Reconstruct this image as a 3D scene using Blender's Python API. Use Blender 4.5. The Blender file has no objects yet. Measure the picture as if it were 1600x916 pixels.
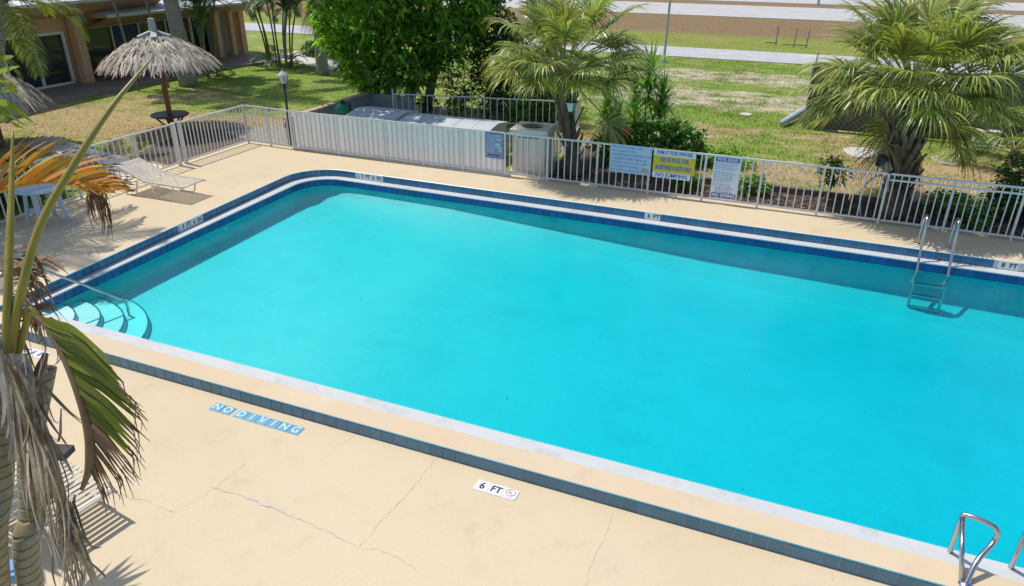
import bpy, math, random
import numpy as np
from mathutils import Vector, Matrix
random.seed(7); rng = np.random.default_rng(7)
S = bpy.context.scene
COL = S.collection
PI = math.pi
R = math.radians

# ------------------------------------------------------------------ camera
H = 4.956
F = 1133.0
CR = Vector((0.92232679, 0.38637806, 0.00502805)); CU = Vector((-0.17339668, 0.40221827, 0.89897389)); CF = Vector((-0.34532141, 0.83001955, -0.43797336))
cam = bpy.data.cameras.new('camera'); cam.sensor_width = 36; cam.lens = F / 1600 * 36; cam.clip_start = .05; cam.clip_end = 5000
co = bpy.data.objects.new('camera', cam); COL.objects.link(co)
co.matrix_world = Matrix(((CR.x, CU.x, -CF.x, 0), (CR.y, CU.y, -CF.y, 0), (CR.z, CU.z, -CF.z, H), (0, 0, 0, 1)))
S.camera = co
S.render.resolution_x, S.render.resolution_y = 1024, 586
# ------------------------------------------------------------------ light
SUN = Vector((-.50, .065, 1)).normalized()
w = bpy.data.worlds.new('World'); S.world = w; w.use_nodes = True
nt = w.node_tree; nt.nodes.clear()
sky = nt.nodes.new('ShaderNodeTexSky'); sky.sky_type = 'NISHITA'; sky.sun_disc = False
sky.sun_elevation = math.asin(SUN.z); sky.sun_rotation = math.atan2(SUN.x, SUN.y) % (2 * PI)
bg = nt.nodes.new('ShaderNodeBackground'); bg.inputs[1].default_value = .15
ow = nt.nodes.new('ShaderNodeOutputWorld'); nt.links.new(sky.outputs[0], bg.inputs[0]); nt.links.new(bg.outputs[0], ow.inputs[0])
sl = bpy.data.lights.new('sun', 'SUN'); sl.energy = 3.85; sl.angle = R(.53); sl.color = (1, .95, .87)
so = bpy.data.objects.new('sun', sl); COL.objects.link(so); so.rotation_euler = SUN.to_track_quat('Z', 'Y').to_euler(); so.location = (-20, 15, 40)
S.view_settings.view_transform = 'Standard'; S.view_settings.look = 'None'; S.view_settings.exposure = 0.0; S.view_settings.gamma = 1
S.render.engine = 'CYCLES'
S.cycles.max_bounces = 8; S.cycles.transparent_max_bounces = 16; S.cycles.volume_bounces = 0

# ------------------------------------------------------------------ helpers
def ray(px, py):
    return (CF * F + CR * (px - 800) - CU * (py - 458))
def at(px, py, z=0):                      # ground point seen at a picture position (used to set things on the ground)
    d = ray(px, py); t = (z - H) / d.z
    return Vector((d.x * t, d.y * t, z))
def atr(px, py, r):                       # point at distance r from the camera
    d = ray(px, py).normalized()
    return Vector((0, 0, H)) + d * r

def setp(o, label=None, cat=None, group=None, kind=None):
    if label: o['label'] = label
    if cat: o['category'] = cat
    if group: o['group'] = group
    if kind: o['kind'] = kind
    return o
def thing(name, label, cat, loc=(0, 0, 0), group=None, rz=0):
    o = bpy.data.objects.new(name, None); COL.objects.link(o); o.empty_display_size = .1
    o.location = loc; o.rotation_euler = (0, 0, rz)
    return setp(o, label, cat, group)
def wloc(o):
    v = Vector((0, 0, 0))
    while o: v += o.location; o = o.parent
    return v
def inst(src, parent, loc, rot=(0, 0, 0), scale=(1, 1, 1), name=None):
    o = bpy.data.objects.new(name or src.name.split('.')[0], src.data) if hasattr(src, 'data') else bpy.data.objects.new(name, src)
    COL.objects.link(o); o.parent = parent; o.location = loc; o.rotation_euler = rot; o.scale = scale
    return o
def copy_tree(o, parent=None):
    c = o.copy(); COL.objects.link(c); c.parent = parent
    for ch in list(o.children): copy_tree(ch, c)
    return c

class MB:
    def __init__(s): s.v = []; s.f = []; s.m = []
    def add(s, vs, fs, m=0):
        b = len(s.v); s.v += [tuple(x) for x in vs]
        for f in fs: s.f.append(tuple(i + b for i in f)); s.m.append(m)
    def box(s, c, d, rz=0, m=0, tilt=None):
        x, y, z = d[0] / 2, d[1] / 2, d[2] / 2
        vs = [Vector((a * x, b * y, e * z)) for e in (-1, 1) for b in (-1, 1) for a in (-1, 1)]
        M = Matrix.Rotation(rz, 3, 'Z')
        if tilt is not None: M = M @ tilt
        vs = [M @ v + Vector(c) for v in vs]
        s.add(vs, [(0, 2, 3, 1), (4, 5, 7, 6), (0, 1, 5, 4), (2, 6, 7, 3), (0, 4, 6, 2), (1, 3, 7, 5)], m)
    def bar(s, p, q, w, h=None, m=0):
        p = Vector(p); q = Vector(q); h = h or w; d = (q - p).normalized()
        a = d.cross(Vector((0, 0, 1)));
        if a.length < .05: a = Vector((1, 0, 0))
        a.normalize(); b = a.cross(d).normalized()
        vs = [e + a * (i * w / 2) + b * (j * h / 2) for e in (p, q) for j in (-1, 1) for i in (-1, 1)]
        s.add(vs, [(0, 1, 3, 2), (4, 6, 7, 5), (0, 4, 5, 1), (2, 3, 7, 6), (0, 2, 6, 4), (1, 5, 7, 3)], m)
    def tube(s, pts, r, n=8, m=0, cap=True):
        pts = [Vector(p) for p in pts]; k = len(pts)
        rs = r if isinstance(r, (list, tuple)) else [r] * k
        ref = None; vs = []
        for i, p in enumerate(pts):
            d = (pts[min(i + 1, k - 1)] - pts[max(i - 1, 0)]).normalized()
            if ref is None:
                ref = Vector((0, 0, 1)) if abs(d.z) < .9 else Vector((1, 0, 0))
            a = (ref - d * ref.dot(d)).normalized(); ref = a; b = d.cross(a)
            for j in range(n):
                t = 2 * PI * j / n; vs.append(p + (a * math.cos(t) + b * math.sin(t)) * rs[i])
        fs = [(i * n + j, i * n + (j + 1) % n, (i + 1) * n + (j + 1) % n, (i + 1) * n + j) for i in range(k - 1) for j in range(n)]
        if cap: fs += [tuple(range(n))[::-1], tuple(range((k - 1) * n, k * n))]
        s.add(vs, fs, m)
    def lathe(s, prof, c=(0, 0, 0), n=24, m=0):
        vs = [(c[0] + r * math.cos(2 * PI * j / n), c[1] + r * math.sin(2 * PI * j / n), c[2] + z) for r, z in prof for j in range(n)]
        k = len(prof)
        s.add(vs, [(i * n + j, i * n + (j + 1) % n, (i + 1) * n + (j + 1) % n, (i + 1) * n + j) for i in range(k - 1) for j in range(n)], m)
    def prism(s, poly, z0, z1, m=0):
        n = len(poly)
        vs = [(x, y, z0) for x, y in poly] + [(x, y, z1) for x, y in poly]
        s.add(vs, [tuple(range(n))[::-1], tuple(range(n, 2 * n))] + [(i, (i + 1) % n, n + (i + 1) % n, n + i) for i in range(n)], m)
    def ribbon(s, pts, ws, side, m=0):
        pts = [Vector(p) for p in pts]; vs = []
        for i, p in enumerate(pts):
            sd = side[i] if isinstance(side, list) else side
            vs += [p - sd * ws[i] / 2, p + sd * ws[i] / 2]
        s.add(vs, [(2 * i, 2 * i + 1, 2 * i + 3, 2 * i + 2) for i in range(len(pts) - 1)], m)
    def build(s, name, mats, parent=None, smooth=False, local=False):
        me = bpy.data.meshes.new(name)
        vs = s.v
        if parent is not None and not local:
            o = wloc(parent); vs = [(x - o.x, y - o.y, z - o.z) for x, y, z in vs]
        me.from_pydata(vs, [], s.f)
        mats = mats if isinstance(mats, (list, tuple)) else [mats]
        for q in mats: me.materials.append(q)
        if len(mats) > 1: me.polygons.foreach_set('material_index', s.m)
        if smooth: me.polygons.foreach_set('use_smooth', [True] * len(me.polygons))
        ob = bpy.data.objects.new(name, me); COL.objects.link(ob)
        if parent is not None: ob.parent = parent
        return ob
def mesh_np(name, V, Fq, mats, parent=None):
    me = bpy.data.meshes.new(name); n, k = Fq.shape
    me.vertices.add(len(V)); me.vertices.foreach_set('co', np.asarray(V, np.float32).ravel())
    me.loops.add(n * k); me.loops.foreach_set('vertex_index', Fq.astype(np.int32).ravel())
    me.polygons.add(n); me.polygons.foreach_set('loop_start', np.arange(0, n * k, k, dtype=np.int32)); me.polygons.foreach_set('loop_total', np.full(n, k, np.int32))
    me.update(calc_edges=True)
    for q in (mats if isinstance(mats, (list, tuple)) else [mats]): me.materials.append(q)
    ob = bpy.data.objects.new(name, me); COL.objects.link(ob)
    if parent is not None: ob.parent = parent
    return ob
def text_mesh(s, txt, size, M, m=0, align='CENTER', bold=0, sx=1):
    cu = bpy.data.curves.new('t', 'FONT'); cu.body = txt; cu.size = size; cu.align_x = align; cu.align_y = 'CENTER'; cu.offset = bold; cu.resolution_u = 2
    ob = bpy.data.objects.new('t', cu); COL.objects.link(ob)
    dg = bpy.context.evaluated_depsgraph_get(); me = bpy.data.meshes.new_from_object(ob.evaluated_get(dg))
    vs = [M @ Vector((v.co.x * sx, v.co.y, v.co.z)) for v in me.vertices]; fs = [tuple(p.vertices) for p in me.polygons]
    s.add(vs, fs, m)
    bpy.data.objects.remove(ob); bpy.data.meshes.remove(me); bpy.data.curves.remove(cu)

# ------------------------------------------------------------------ materials
class NT:
    def __init__(s, m): s.t = m.node_tree; s.t.nodes.clear()
    def n(s, typ, **kw):
        x = s.t.nodes.new('ShaderNode' + typ)
        for k, v in kw.items():
            if k.startswith('i_'): x.inputs[k[2:].replace('_', ' ')].default_value = v
            else: setattr(x, k, v)
        return x
    def l(s, a, b): s.t.links.new(a, b)
    def noise(s, vec, scale, detail=4, rough=.55):
        x = s.n('TexNoise'); x.inputs['Scale'].default_value = scale; x.inputs['Detail'].default_value = detail; x.inputs['Roughness'].default_value = rough
        if vec: s.l(vec, x.inputs['Vector'])
        return x.outputs[0]
    def ramp(s, v, a, b, smooth=True):
        x = s.n('MapRange'); x.interpolation_type = 'SMOOTHSTEP' if smooth else 'LINEAR'
        x.inputs[1].default_value = a; x.inputs[2].default_value = b; s.l(v, x.inputs[0]); return x.outputs[0]
    def math(s, op, a, b=None, c=None):
        x = s.n('Math', operation=op)
        for i, q in enumerate((a, b, c)):
            if q is None: continue
            if isinstance(q, (int, float)): x.inputs[i].default_value = q
            else: s.l(q, x.inputs[i])
        return x.outputs[0]
    def mix(s, f, a, b, typ='MIX'):
        x = s.n('Mix', data_type='RGBA', blend_type=typ)
        for i, q in ((0, f), (6, a), (7, b)):
            if isinstance(q, (int, float)): x.inputs[i].default_value = q
            elif isinstance(q, tuple): x.inputs[i].default_value = (*q, 1)
            else: s.l(q, x.inputs[i])
        return x.outputs[2]
    def hsv(s, col, val=None, hue=None, sat=None):
        x = s.n('HueSaturation')
        s.l(col, x.inputs['Color'])
        for k, q in (('Value', val), ('Hue', hue), ('Saturation', sat)):
            if q is None: continue
            if isinstance(q, (int, float)): x.inputs[k].default_value = q
            else: s.l(q, x.inputs[k])
        return x.outputs[0]
MATS = {}
def mat(name, c1, c2=None, scale=4, rough=.6, bump=0, bscale=30, metal=0, spec=.5, rand=None, rv=0, rh=0, trans=0, tcol=None, c3=None, scale3=1., coords='Object', stretch=None):
    """c1/c2 mixed by noise; c3 = stains; rand = 'obj' or 'isl' gives every piece its own value/hue; trans = leaf translucency"""
    m = bpy.data.materials.new(name); m.use_nodes = True; t = NT(m); MATS[name] = m
    out = t.n('OutputMaterial'); b = t.n('BsdfPrincipled'); b.inputs['Roughness'].default_value = rough; b.inputs['Metallic'].default_value = metal
    b.inputs['Specular IOR Level'].default_value = spec
    tc = t.n('TexCoord'); vec = tc.outputs[coords]
    if coords == 'Geo': pass
    if stretch:
        mp = t.n('Mapping'); mp.inputs['Scale'].default_value = stretch; t.l(vec, mp.inputs[0]); vec = mp.outputs[0]
    rgb = t.n('RGB'); rgb.outputs[0].default_value = (*c1, 1); col = rgb.outputs[0]
    if c2:
        f = t.ramp(t.noise(vec, scale), .3, .7); col = t.mix(f, col, c2)
    if c3:
        f = t.ramp(t.noise(vec, scale3, 6, .65), .52, .72); col = t.mix(f, col, c3)
    if rand:
        if rand == 'obj': r = t.n('ObjectInfo').outputs['Random']
        else: r = t.n('NewGeometry').outputs['Random Per Island']
        val = t.math('MULTIPLY_ADD', r, 2 * rv, 1 - rv); hue = None
        if rh:
            r2 = t.math('FRACT', t.math('MULTIPLY', r, 37.3)); hue = t.math('MULTIPLY_ADD', r2, 2 * rh, .5 - rh)
        col = t.hsv(col, val, hue)
    t.l(col, b.inputs['Base Color'])
    if bump:
        bp = t.n('Bump'); bp.inputs['Strength'].default_value = bump; bp.inputs['Distance'].default_value = .02
        t.l(t.noise(vec, bscale, 5, .6), bp.inputs['Height']); t.l(bp.outputs[0], b.inputs['Normal'])
    sh = b.outputs[0]
    if trans:
        tr = t.n('BsdfTranslucent'); mx = t.n('MixShader'); mx.inputs[0].default_value = trans
        tcx = t.mix(1.0, col, tcol or (1.2, 1.3, .5), 'MULTIPLY'); t.l(tcx, tr.inputs[0])
        t.l(b.outputs[0], mx.inputs[1]); t.l(tr.outputs[0], mx.inputs[2]); sh = mx.outputs[0]
    t.l(sh, out.inputs[0]); return m

DECK = (.63, .518, .356)
def deck_mat(name, base, worn):
    m = bpy.data.materials.new(name); m.use_nodes = True; t = NT(m); MATS[name] = m
    out = t.n('OutputMaterial'); b = t.n('BsdfPrincipled'); b.inputs['Roughness'].default_value = .7
    b.inputs['Specular IOR Level'].default_value = .25
    g = t.n('NewGeometry').outputs['Position']
    big = t.noise(g, .35, 5, .6); med = t.noise(g, 2.3, 6, .65); fine = t.noise(g, 40, 3, .6)
    col = t.mix(t.ramp(big, .35, .68), base, tuple(c * k for c, k in zip(base, (.96, .935, .89))))
    col = t.mix(t.math('MULTIPLY', t.ramp(med, .54, .75), .7), col, tuple(c * k for c, k in zip(base, (.86, .83, .79))))
    st = t.noise(g, 1.1, 7, .72)
    col = t.mix(t.math('MULTIPLY', t.ramp(st, .57, .70), .7), col, worn)
    sm = t.noise(g, .55, 8, .8); col = t.mix(t.math('MULTIPLY', t.ramp(sm, .53, .72), .75), col, tuple(c * k for c, k in zip(base, (.84, .82, .80))))
    sp = t.ramp(t.noise(g, 13, 3, .7), .73, .78); msk = t.ramp(t.noise(g, .6, 2), .5, .62)
    col = t.mix(t.math('MULTIPLY', sp, msk), col, (.86, .84, .78))
    dk = t.ramp(t.noise(g, 17, 2, .5), .80, .82); col = t.mix(t.math('MULTIPLY', dk, .4), col, (.26, .2, .14))
    col = t.hsv(col, t.math('MULTIPLY_ADD', fine, .16, .92))
    t.l(col, b.inputs['Base Color'])
    bp = t.n('Bump'); bp.inputs['Strength'].default_value = .25; bp.inputs['Distance'].default_value = .01
    t.l(t.math('ADD', t.math('MULTIPLY', fine, .5), med), bp.inputs['Height']); t.l(bp.outputs[0], b.inputs['Normal'])
    t.l(b.outputs[0], out.inputs[0]); return m
M_deck = deck_mat('cream_deck_paint', DECK, (.62, .53, .43))
M_kerbtop = deck_mat('cream_kerb_paint', (.63, .505, .35), (.66, .61, .52))

def ground_colour(t, blade=False):
    """colour of lawn and lot from where the point lies; shared by soil sheet and grass blades"""
    g = t.n('NewGeometry').outputs['Position']; xyz = t.n('SeparateXYZ'); t.l(g, xyz.inputs[0]); X, Y = xyz.outputs[0], xyz.outputs[1]
    mp = t.n('Mapping'); mp.inputs['Scale'].default_value = (.6, 1.2, 1); t.l(g, mp.inputs[0])
    big = t.noise(mp.outputs[0], .35, 6, .62); med = t.noise(mp.outputs[0], 1.6, 6, .7); fine = t.noise(g, 9, 5, .75)
    green = t.mix(t.ramp(med, .3, .7), (.15, .235, .036), (.255, .325, .065))
    tan = t.mix(t.ramp(fine, .3, .7), (.36, .265, .13), (.45, .345, .18))
    brown = t.mix(t.ramp(fine, .3, .7), (.19, .125, .065), (.27, .19, .10))
    sand = t.mix(t.ramp(fine, .35, .65), (.40, .31, .22), (.66, .57, .46))
    # dryness: median strip, lot, lawn
    def band(v, a, b, soft):
        return t.math('MULTIPLY', t.ramp(v, a - soft, a + soft), t.math('SUBTRACT', 1.0, t.ramp(v, b - soft, b + soft)))
    n1 = t.math('MULTIPLY_ADD', big, .7, t.math('MULTIPLY', med, .45))       # ~.57 mean
    left = t.math('SUBTRACT', 1.0, t.ramp(X, -14.5, -11.5))
    dry_left = t.math('ADD', band(Y, 11.5, 18.6, 1.5), 0)
    dry = t.math('MULTIPLY', left, t.math('MULTIPLY_ADD', dry_left, .15, .0))
    lot = t.math('SUBTRACT', 1.0, left)
    dl = t.math('MULTIPLY', lot, t.math('MULTIPLY', band(Y, 15.5, 21.8, 1.2), .12))
    f = t.ramp(t.math('ADD', t.math('ADD', n1, dry), dl), .58, .74)
    col = t.mix(f, green, tan)
    sb = t.math('MULTIPLY', lot, t.math('MAXIMUM', band(Y, 25.0, 28.6, .5), band(Y, 30, 33.2, .6)))
    sb = t.math('MULTIPLY', sb, t.ramp(X, -9, -6.8))
    sb = t.math('ADD', sb, t.math('MULTIPLY', lot, t.math('MULTIPLY', band(Y, 16.5, 24, 1), .28)))
    col = t.mix(t.ramp(t.math('ADD', t.math('MULTIPLY', sb, .24), med), .60, .86), col, sand)
    md = t.ramp(t.math('ADD', Y, t.math('MULTIPLY', med, 3.0)), 46.5, 49)
    col = t.mix(md, col, brown)
    yg = band(Y, 40, 46.5, 2.0)
    col = t.mix(t.math('MULTIPLY', yg, .55), col, (.23, .22, .045))
    if blade:
        r = t.n('NewGeometry').outputs['Random Per Island']
        col = t.hsv(col, t.math('MULTIPLY_ADD', r, .3, 1.0))
    else:
        col = t.hsv(col, t.math('MULTIPLY_ADD', fine, .35, .83))
    return col, fine, med
def ground_mat(name, blade):
    m = bpy.data.materials.new(name); m.use_nodes = True; t = NT(m)
    out = t.n('OutputMaterial'); b = t.n('BsdfPrincipled'); b.inputs['Roughness'].default_value = .9; b.inputs['Specular IOR Level'].default_value = .15
    col, fine, med = ground_colour(t, blade); t.l(col, b.inputs['Base Color'])
    if not blade:
        bp = t.n('Bump'); bp.inputs['Strength'].default_value = .6; bp.inputs['Distance'].default_value = .06
        t.l(fine, bp.inputs['Height']); t.l(bp.outputs[0], b.inputs['Normal']); t.l(b.outputs[0], out.inputs[0])
    else:
        tr = t.n('BsdfTranslucent'); mx = t.n('MixShader'); mx.inputs[0].default_value = .5; t.l(col, tr.inputs[0])
        t.l(b.outputs[0], mx.inputs[1]); t.l(tr.outputs[0], mx.inputs[2]); t.l(mx.outputs[0], out.inputs[0])
    return m
M_ground = ground_mat('lawn_soil', False); M_blade = ground_mat('grass_blade', True)

M_asphalt = mat('pale_asphalt', (.40, .40, .41), (.47, .465, .46), 1.5, .85, .2, 60, c3=(.52, .51, .49), scale3=.4)
M_road2 = mat('road_concrete', (.43, .42, .40), (.48, .47, .45), .6, .85, .1, 40)
M_conc = mat('bare_concrete', (.64, .60, .54), (.56, .52, .47), 2.5, .8, .25, 50, c3=(.40, .37, .33), scale3=1.2)
M_tile = mat('blue_tile', (.03, .135, .27), (.045, .17, .31), 9, .22, .03, 60, rand='obj', rv=.16, rh=.008)
M_tileD = mat('deep_blue_tile', (.012, .075, .24), (.02, .10, .29), 9, .2, .03, 60, rand='obj', rv=.16, rh=.008)
M_tileN = mat('slate_blue_tile', (.075, .185, .28), (.085, .205, .305), 14, .3, .06, 40, rand='obj', rv=.11, rh=.006, c3=(.10, .17, .23), scale3=5)
M_nose = mat('turquoise_nosing', (.05, .25, .36), (.08, .31, .42), 5, .25)
M_grout = mat('grout', (.66, .67, .66), (.50, .52, .52), 6, .9)
M_lip = mat('white_coping_plaster', (.55, .565, .565), (.51, .53, .53), 3, .6, .15, 60, c3=(.45, .46, .455), scale3=2.5)
M_plaster = mat('pool_plaster', (.585, .615, .615), (.55, .585, .59), 1.3, .8, .5, 10, c3=(.515, .56, .565), scale3=.8, coords='Object')
M_wallp = mat('shade_tinted_pool_wall', (.10, .60, .60), (.08, .53, .54), 1.6, .8, .1, 14, c3=(.05, .43, .45), scale3=1.1)  # pool wall plaster, its teal underwater shade painted into the base colour
M_step = mat('step_plaster', (.74, .76, .74), (.68, .71, .69), 2, .8, .1, 20)
M_steel = mat('stainless_steel', (.50, .50, .50), None, rough=.22, metal=1)
M_white = mat('white_paint', (.72, .73, .74), (.64, .65, .66), 3, .45, c3=(.55, .53, .48), scale3=2)
M_picket = mat('grey_white_paint', (.70, .69, .68), (.64, .63, .62), 2, .4, rand='obj', rv=.06)
M_board = mat('white_fence_board', (.88, .87, .85), (.84, .83, .81), 1.2, .5, .05, 30, rand='obj', rv=.06, c3=(.66, .61, .54), scale3=1.6)
M_beige = mat('beige_metal', (.72, .66, .58), (.66, .60, .53), 2, .5, rand='obj', rv=.04)
M_black = mat('black_paint', (.02, .022, .026), None, rough=.4)
M_dark = mat('dark_void', (.015, .016, .018), None, rough=.6)
M_glasslamp = mat('frosted_lamp_glass', (.55, .62, .66), (.45, .52, .56), 8, .2)
M_window = mat('dark_window_glass', (.016, .024, .026), (.03, .045, .045), 1.5, .06)
M_tan = mat('tan_stucco', (.62, .40, .25), (.57, .365, .225), 1.5, .85, .15, 50)
M_soffit = mat('brown_soffit_paint', (.50, .31, .185), (.46, .28, .165), 1, .8, .08, 30)
M_roof = mat('white_roof_coating', (.60, .62, .65), (.50, .52, .55), .9, .7, .1, 20, c3=(.40, .40, .40), scale3=.7)
M_porch = mat('porch_paint', (.29, .23, .20), (.24, .19, .165), 1.4, .7, .1, 30)
M_post = mat('red_brown_wood', (.26, .105, .045), (.20, .08, .035), 3, .55, .2, 20, stretch=(6, 6, .6))
M_table = mat('brown_table_top', (.085, .045, .055), (.11, .06, .06), 4, .4, .1, 20)
M_cap = mat('weathered_grey_wood', (.33, .36, .39), (.42, .44, .45), 6, .7, .1, 30)
M_thatch = mat('palm_thatch', (.60, .54, .46), (.46, .405, .34), 3, .9, rand='isl', rv=.45, rh=.012, trans=.12, tcol=(1, .9, .7))
M_thatchin = mat('thatch_core', (.12, .09, .065), (.09, .07, .05), 5, .9)
M_bark = mat('grey_bark', (.25, .22, .185), (.16, .135, .11), 9, .9, .8, 25, stretch=(1, 1, 4))
M_bark2 = mat('palm_bark', (.21, .16, .115), (.13, .095, .07), 7, .95, .9, 22, stretch=(1, 1, 5))
M_boot = mat('palm_boot', (.24, .165, .11), (.15, .10, .065), 6, .9, .4, 30, rand='obj', rv=.35)
M_petiole = mat('palm_petiole', (.30, .30, .09), (.22, .25, .07), 3, .45)
M_leafsab = mat('cabbage_palm_leaf', (.38, .41, .10), (.20, .29, .10), 3, .34, rand='isl', rv=.6, rh=.035, trans=.38, tcol=(1.3, 1.25, .5))
M_leafdead = mat('dead_palm_leaf', (.30, .22, .12), (.22, .155, .09), 2, .8, rand='isl', rv=.4, trans=.25, tcol=(1, .9, .6))
M_leaftree = mat('broad_tree_leaf', (.13, .31, .035), (.23, .43, .07), 1.2, .34, rand='isl', rv=.6, rh=.03, trans=.45, tcol=(1.4, 1.4, .4))
M_leafhib = mat('hibiscus_leaf', (.085, .22, .035), (.14, .30, .05), 2, .4, rand='isl', rv=.5, rh=.03, trans=.35)
M_leafareca = mat('areca_leaf', (.06, .14, .03), (.10, .19, .04), 2, .4, rand='isl', rv=.4, rh=.03, trans=.3)
M_leafcoco = mat('feather_palm_leaf', (.14, .20, .04), (.20, .23, .045), 2, .4, rand='isl', rv=.4, rh=.03, trans=.38)
M_leafbush = mat('bush_leaf', (.045, .13, .025), (.08, .18, .035), 2, .42, rand='isl', rv=.5, rh=.03, trans=.3)
M_leafyuc = mat('dracaena_leaf', (.13, .30, .035), (.22, .40, .06), 2, .4, rand='isl', rv=.4, rh=.03, trans=.3)
M_spear = mat('yellow_green_petiole', (.30, .235, .032), (.21, .185, .026), 5, .4, .1, 20, stretch=(3, 3, .5))
M_orange = mat('orange_palm_leaf', (.52, .20, .02), (.42, .32, .06), 9, .5, rand='isl', rv=.35, rh=.035, trans=.4, tcol=(1.3, 1.1, .6))
M_greenleaf = mat('deep_green_leaf', (.26, .265, .03), (.17, .21, .028), 1.5, .45, rand='isl', rv=.28, rh=.02, trans=.3)
M_grey = mat('dead_frond_grey', (.46, .37, .265), (.24, .18, .12), 8, .9, .3, 40, rand='isl', rv=.45)
M_drybrown = mat('dry_brown_leaf', (.20, .125, .075), (.28, .18, .10), 5, .85, rand='isl', rv=.4, trans=.15, tcol=(1, .8, .6))
M_mulch = mat('dark_mulch', (.075, .052, .042), (.13, .095, .075), 14, .95, 1, 30)
M_mulchbit = mat('mulch_chip', (.11, .075, .058), (.20, .15, .115), 5, .95, rand='isl', rv=.5)
M_timber = mat('timber_edging', (.16, .12, .095), (.11, .085, .07), 4, .9, .4, 20)
M_crack = mat('crack_dirt', (.50, .41, .30), (.58, .48, .345), 9, .95)
M_patch = mat('grey_crack_filler', (.54, .47, .40), (.62, .53, .42), 12, .9)
M_red = mat('red_plastic', (.45, .03, .025), None, rough=.4)
M_bluesheet = mat('pale_blue_paint', (.42, .52, .62), (.36, .47, .58), 4, .45)
M_sbg = mat('sign_pale_blue', (.40, .54, .72), (.47, .60, .76), 6, .4)
M_swhite = mat('sign_white', (.72, .75, .80), (.66, .70, .78), 8, .4)
M_syel = mat('sign_yellow', (.66, .52, .015), (.58, .48, .03), 5, .4)
M_sblue = mat('sign_blue', (.03, .14, .48), None, rough=.4)
M_snavy = mat('sign_navy', (.045, .05, .36), None, rough=.4)
M_sdim = mat('sign_print', (.16, .30, .52), None, rough=.5)
M_sposter = mat('sign_faded_blue', (.20, .25, .42), (.26, .32, .47), 5, .4)
M_mark = mat('marker_tile_white', (.78, .79, .80), (.72, .73, .74), 6, .35)
M_ink = mat('marker_ink', (.035, .04, .055), None, rough=.5)
M_pink = mat('marker_red', (.62, .20, .24), None, rough=.5)
M_ndt = mat('no_diving_tile', (.14, .34, .47), (.19, .39, .50), 8, .3, rand='obj', rv=.1)
M_ndl = mat('no_diving_letter', (.54, .74, .82), (.42, .64, .74), 30, rough=.5)
M_strap = mat('white_vinyl_strap', (.60, .53, .43), (.54, .47, .38), 5, .5, rand='obj', rv=.08)
M_frame = mat('cream_tube', (.66, .62, .54), None, rough=.35)
M_screen = mat('dark_privacy_screen', (.10, .085, .075), (.135, .115, .10), 3, .8, .3, 20)
M_wire = mat('galvanised_wire', (.24, .23, .23), None, rough=.5, metal=.3)
M_gwall = mat('grey_low_wall', (.33, .36, .37), (.27, .30, .31), 2, .7, .1, 20)
M_gcap = mat('wall_cap', (.46, .38, .29), (.38, .31, .24), 4, .8)
M_lid = mat('white_lid', (.52, .55, .58), (.46, .49, .52), 3, .5, c3=(.50, .48, .44), scale3=2)
M_green = mat('green_plastic', (.02, .22, .12), None, rough=.4)
M_pole = mat('galvanised_pole', (.36, .37, .42), None, rough=.5)
M_pipe = mat('blue_grey_pipe', (.36, .42, .52), (.44, .48, .55), 3, .6)
M_box = mat('grey_utility_box', (.50, .55, .55), (.42, .47, .47), 4, .6)
M_flower = mat('hibiscus_red', (.62, .02, .015), None, rough=.5)
M_bag = mat('dark_fabric', (.035, .033, .04), (.06, .055, .065), 6, .8)
M_blueitem = mat('blue_fabric', (.13, .32, .55), None, rough=.6)
M_gravel = mat('pale_gravel', (.42, .39, .36), (.22, .19, .17), 22, .95, .8, 40)

def trunk_mat(name, c1, c2, ringf):
    m = bpy.data.materials.new(name); m.use_nodes = True; t = NT(m)
    out = t.n('OutputMaterial'); b = t.n('BsdfPrincipled'); b.inputs['Roughness'].default_value = .75
    g = t.n('NewGeometry').outputs['Position']
    z = t.n('SeparateXYZ'); t.l(g, z.inputs[0])
    wob = t.noise(g, 4, 3); zz = t.math('ADD', t.math('MULTIPLY', z.outputs[2], ringf), t.math('MULTIPLY', wob, 1.2))
    rg = t.ramp(t.math('ABSOLUTE', t.math('SUBTRACT', t.math('FRACT', zz), .5)), .34, .5)
    col = t.mix(t.ramp(t.noise(g, 7, 5, .7), .3, .7), c1, c2)
    col = t.mix(t.math('MULTIPLY', t.math('MULTIPLY', rg, t.noise(g, 3, 2)), .62), col, (.13, .11, .08))
    t.l(col, b.inputs['Base Color'])
    bp = t.n('Bump'); bp.inputs['Strength'].default_value = .7; bp.inputs['Distance'].default_value = .015; bp.invert = True
    t.l(rg, bp.inputs['Height']); t.l(bp.outputs[0], b.inputs['Normal']); t.l(b.outputs[0], out.inputs[0]); return m
M_ring = trunk_mat('ringed_trunk', (.29, .28, .235), (.235, .195, .095), 22)
M_ringpale = trunk_mat('ringed_grey_trunk', (.30, .28, .255), (.24, .215, .19), 8)

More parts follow.
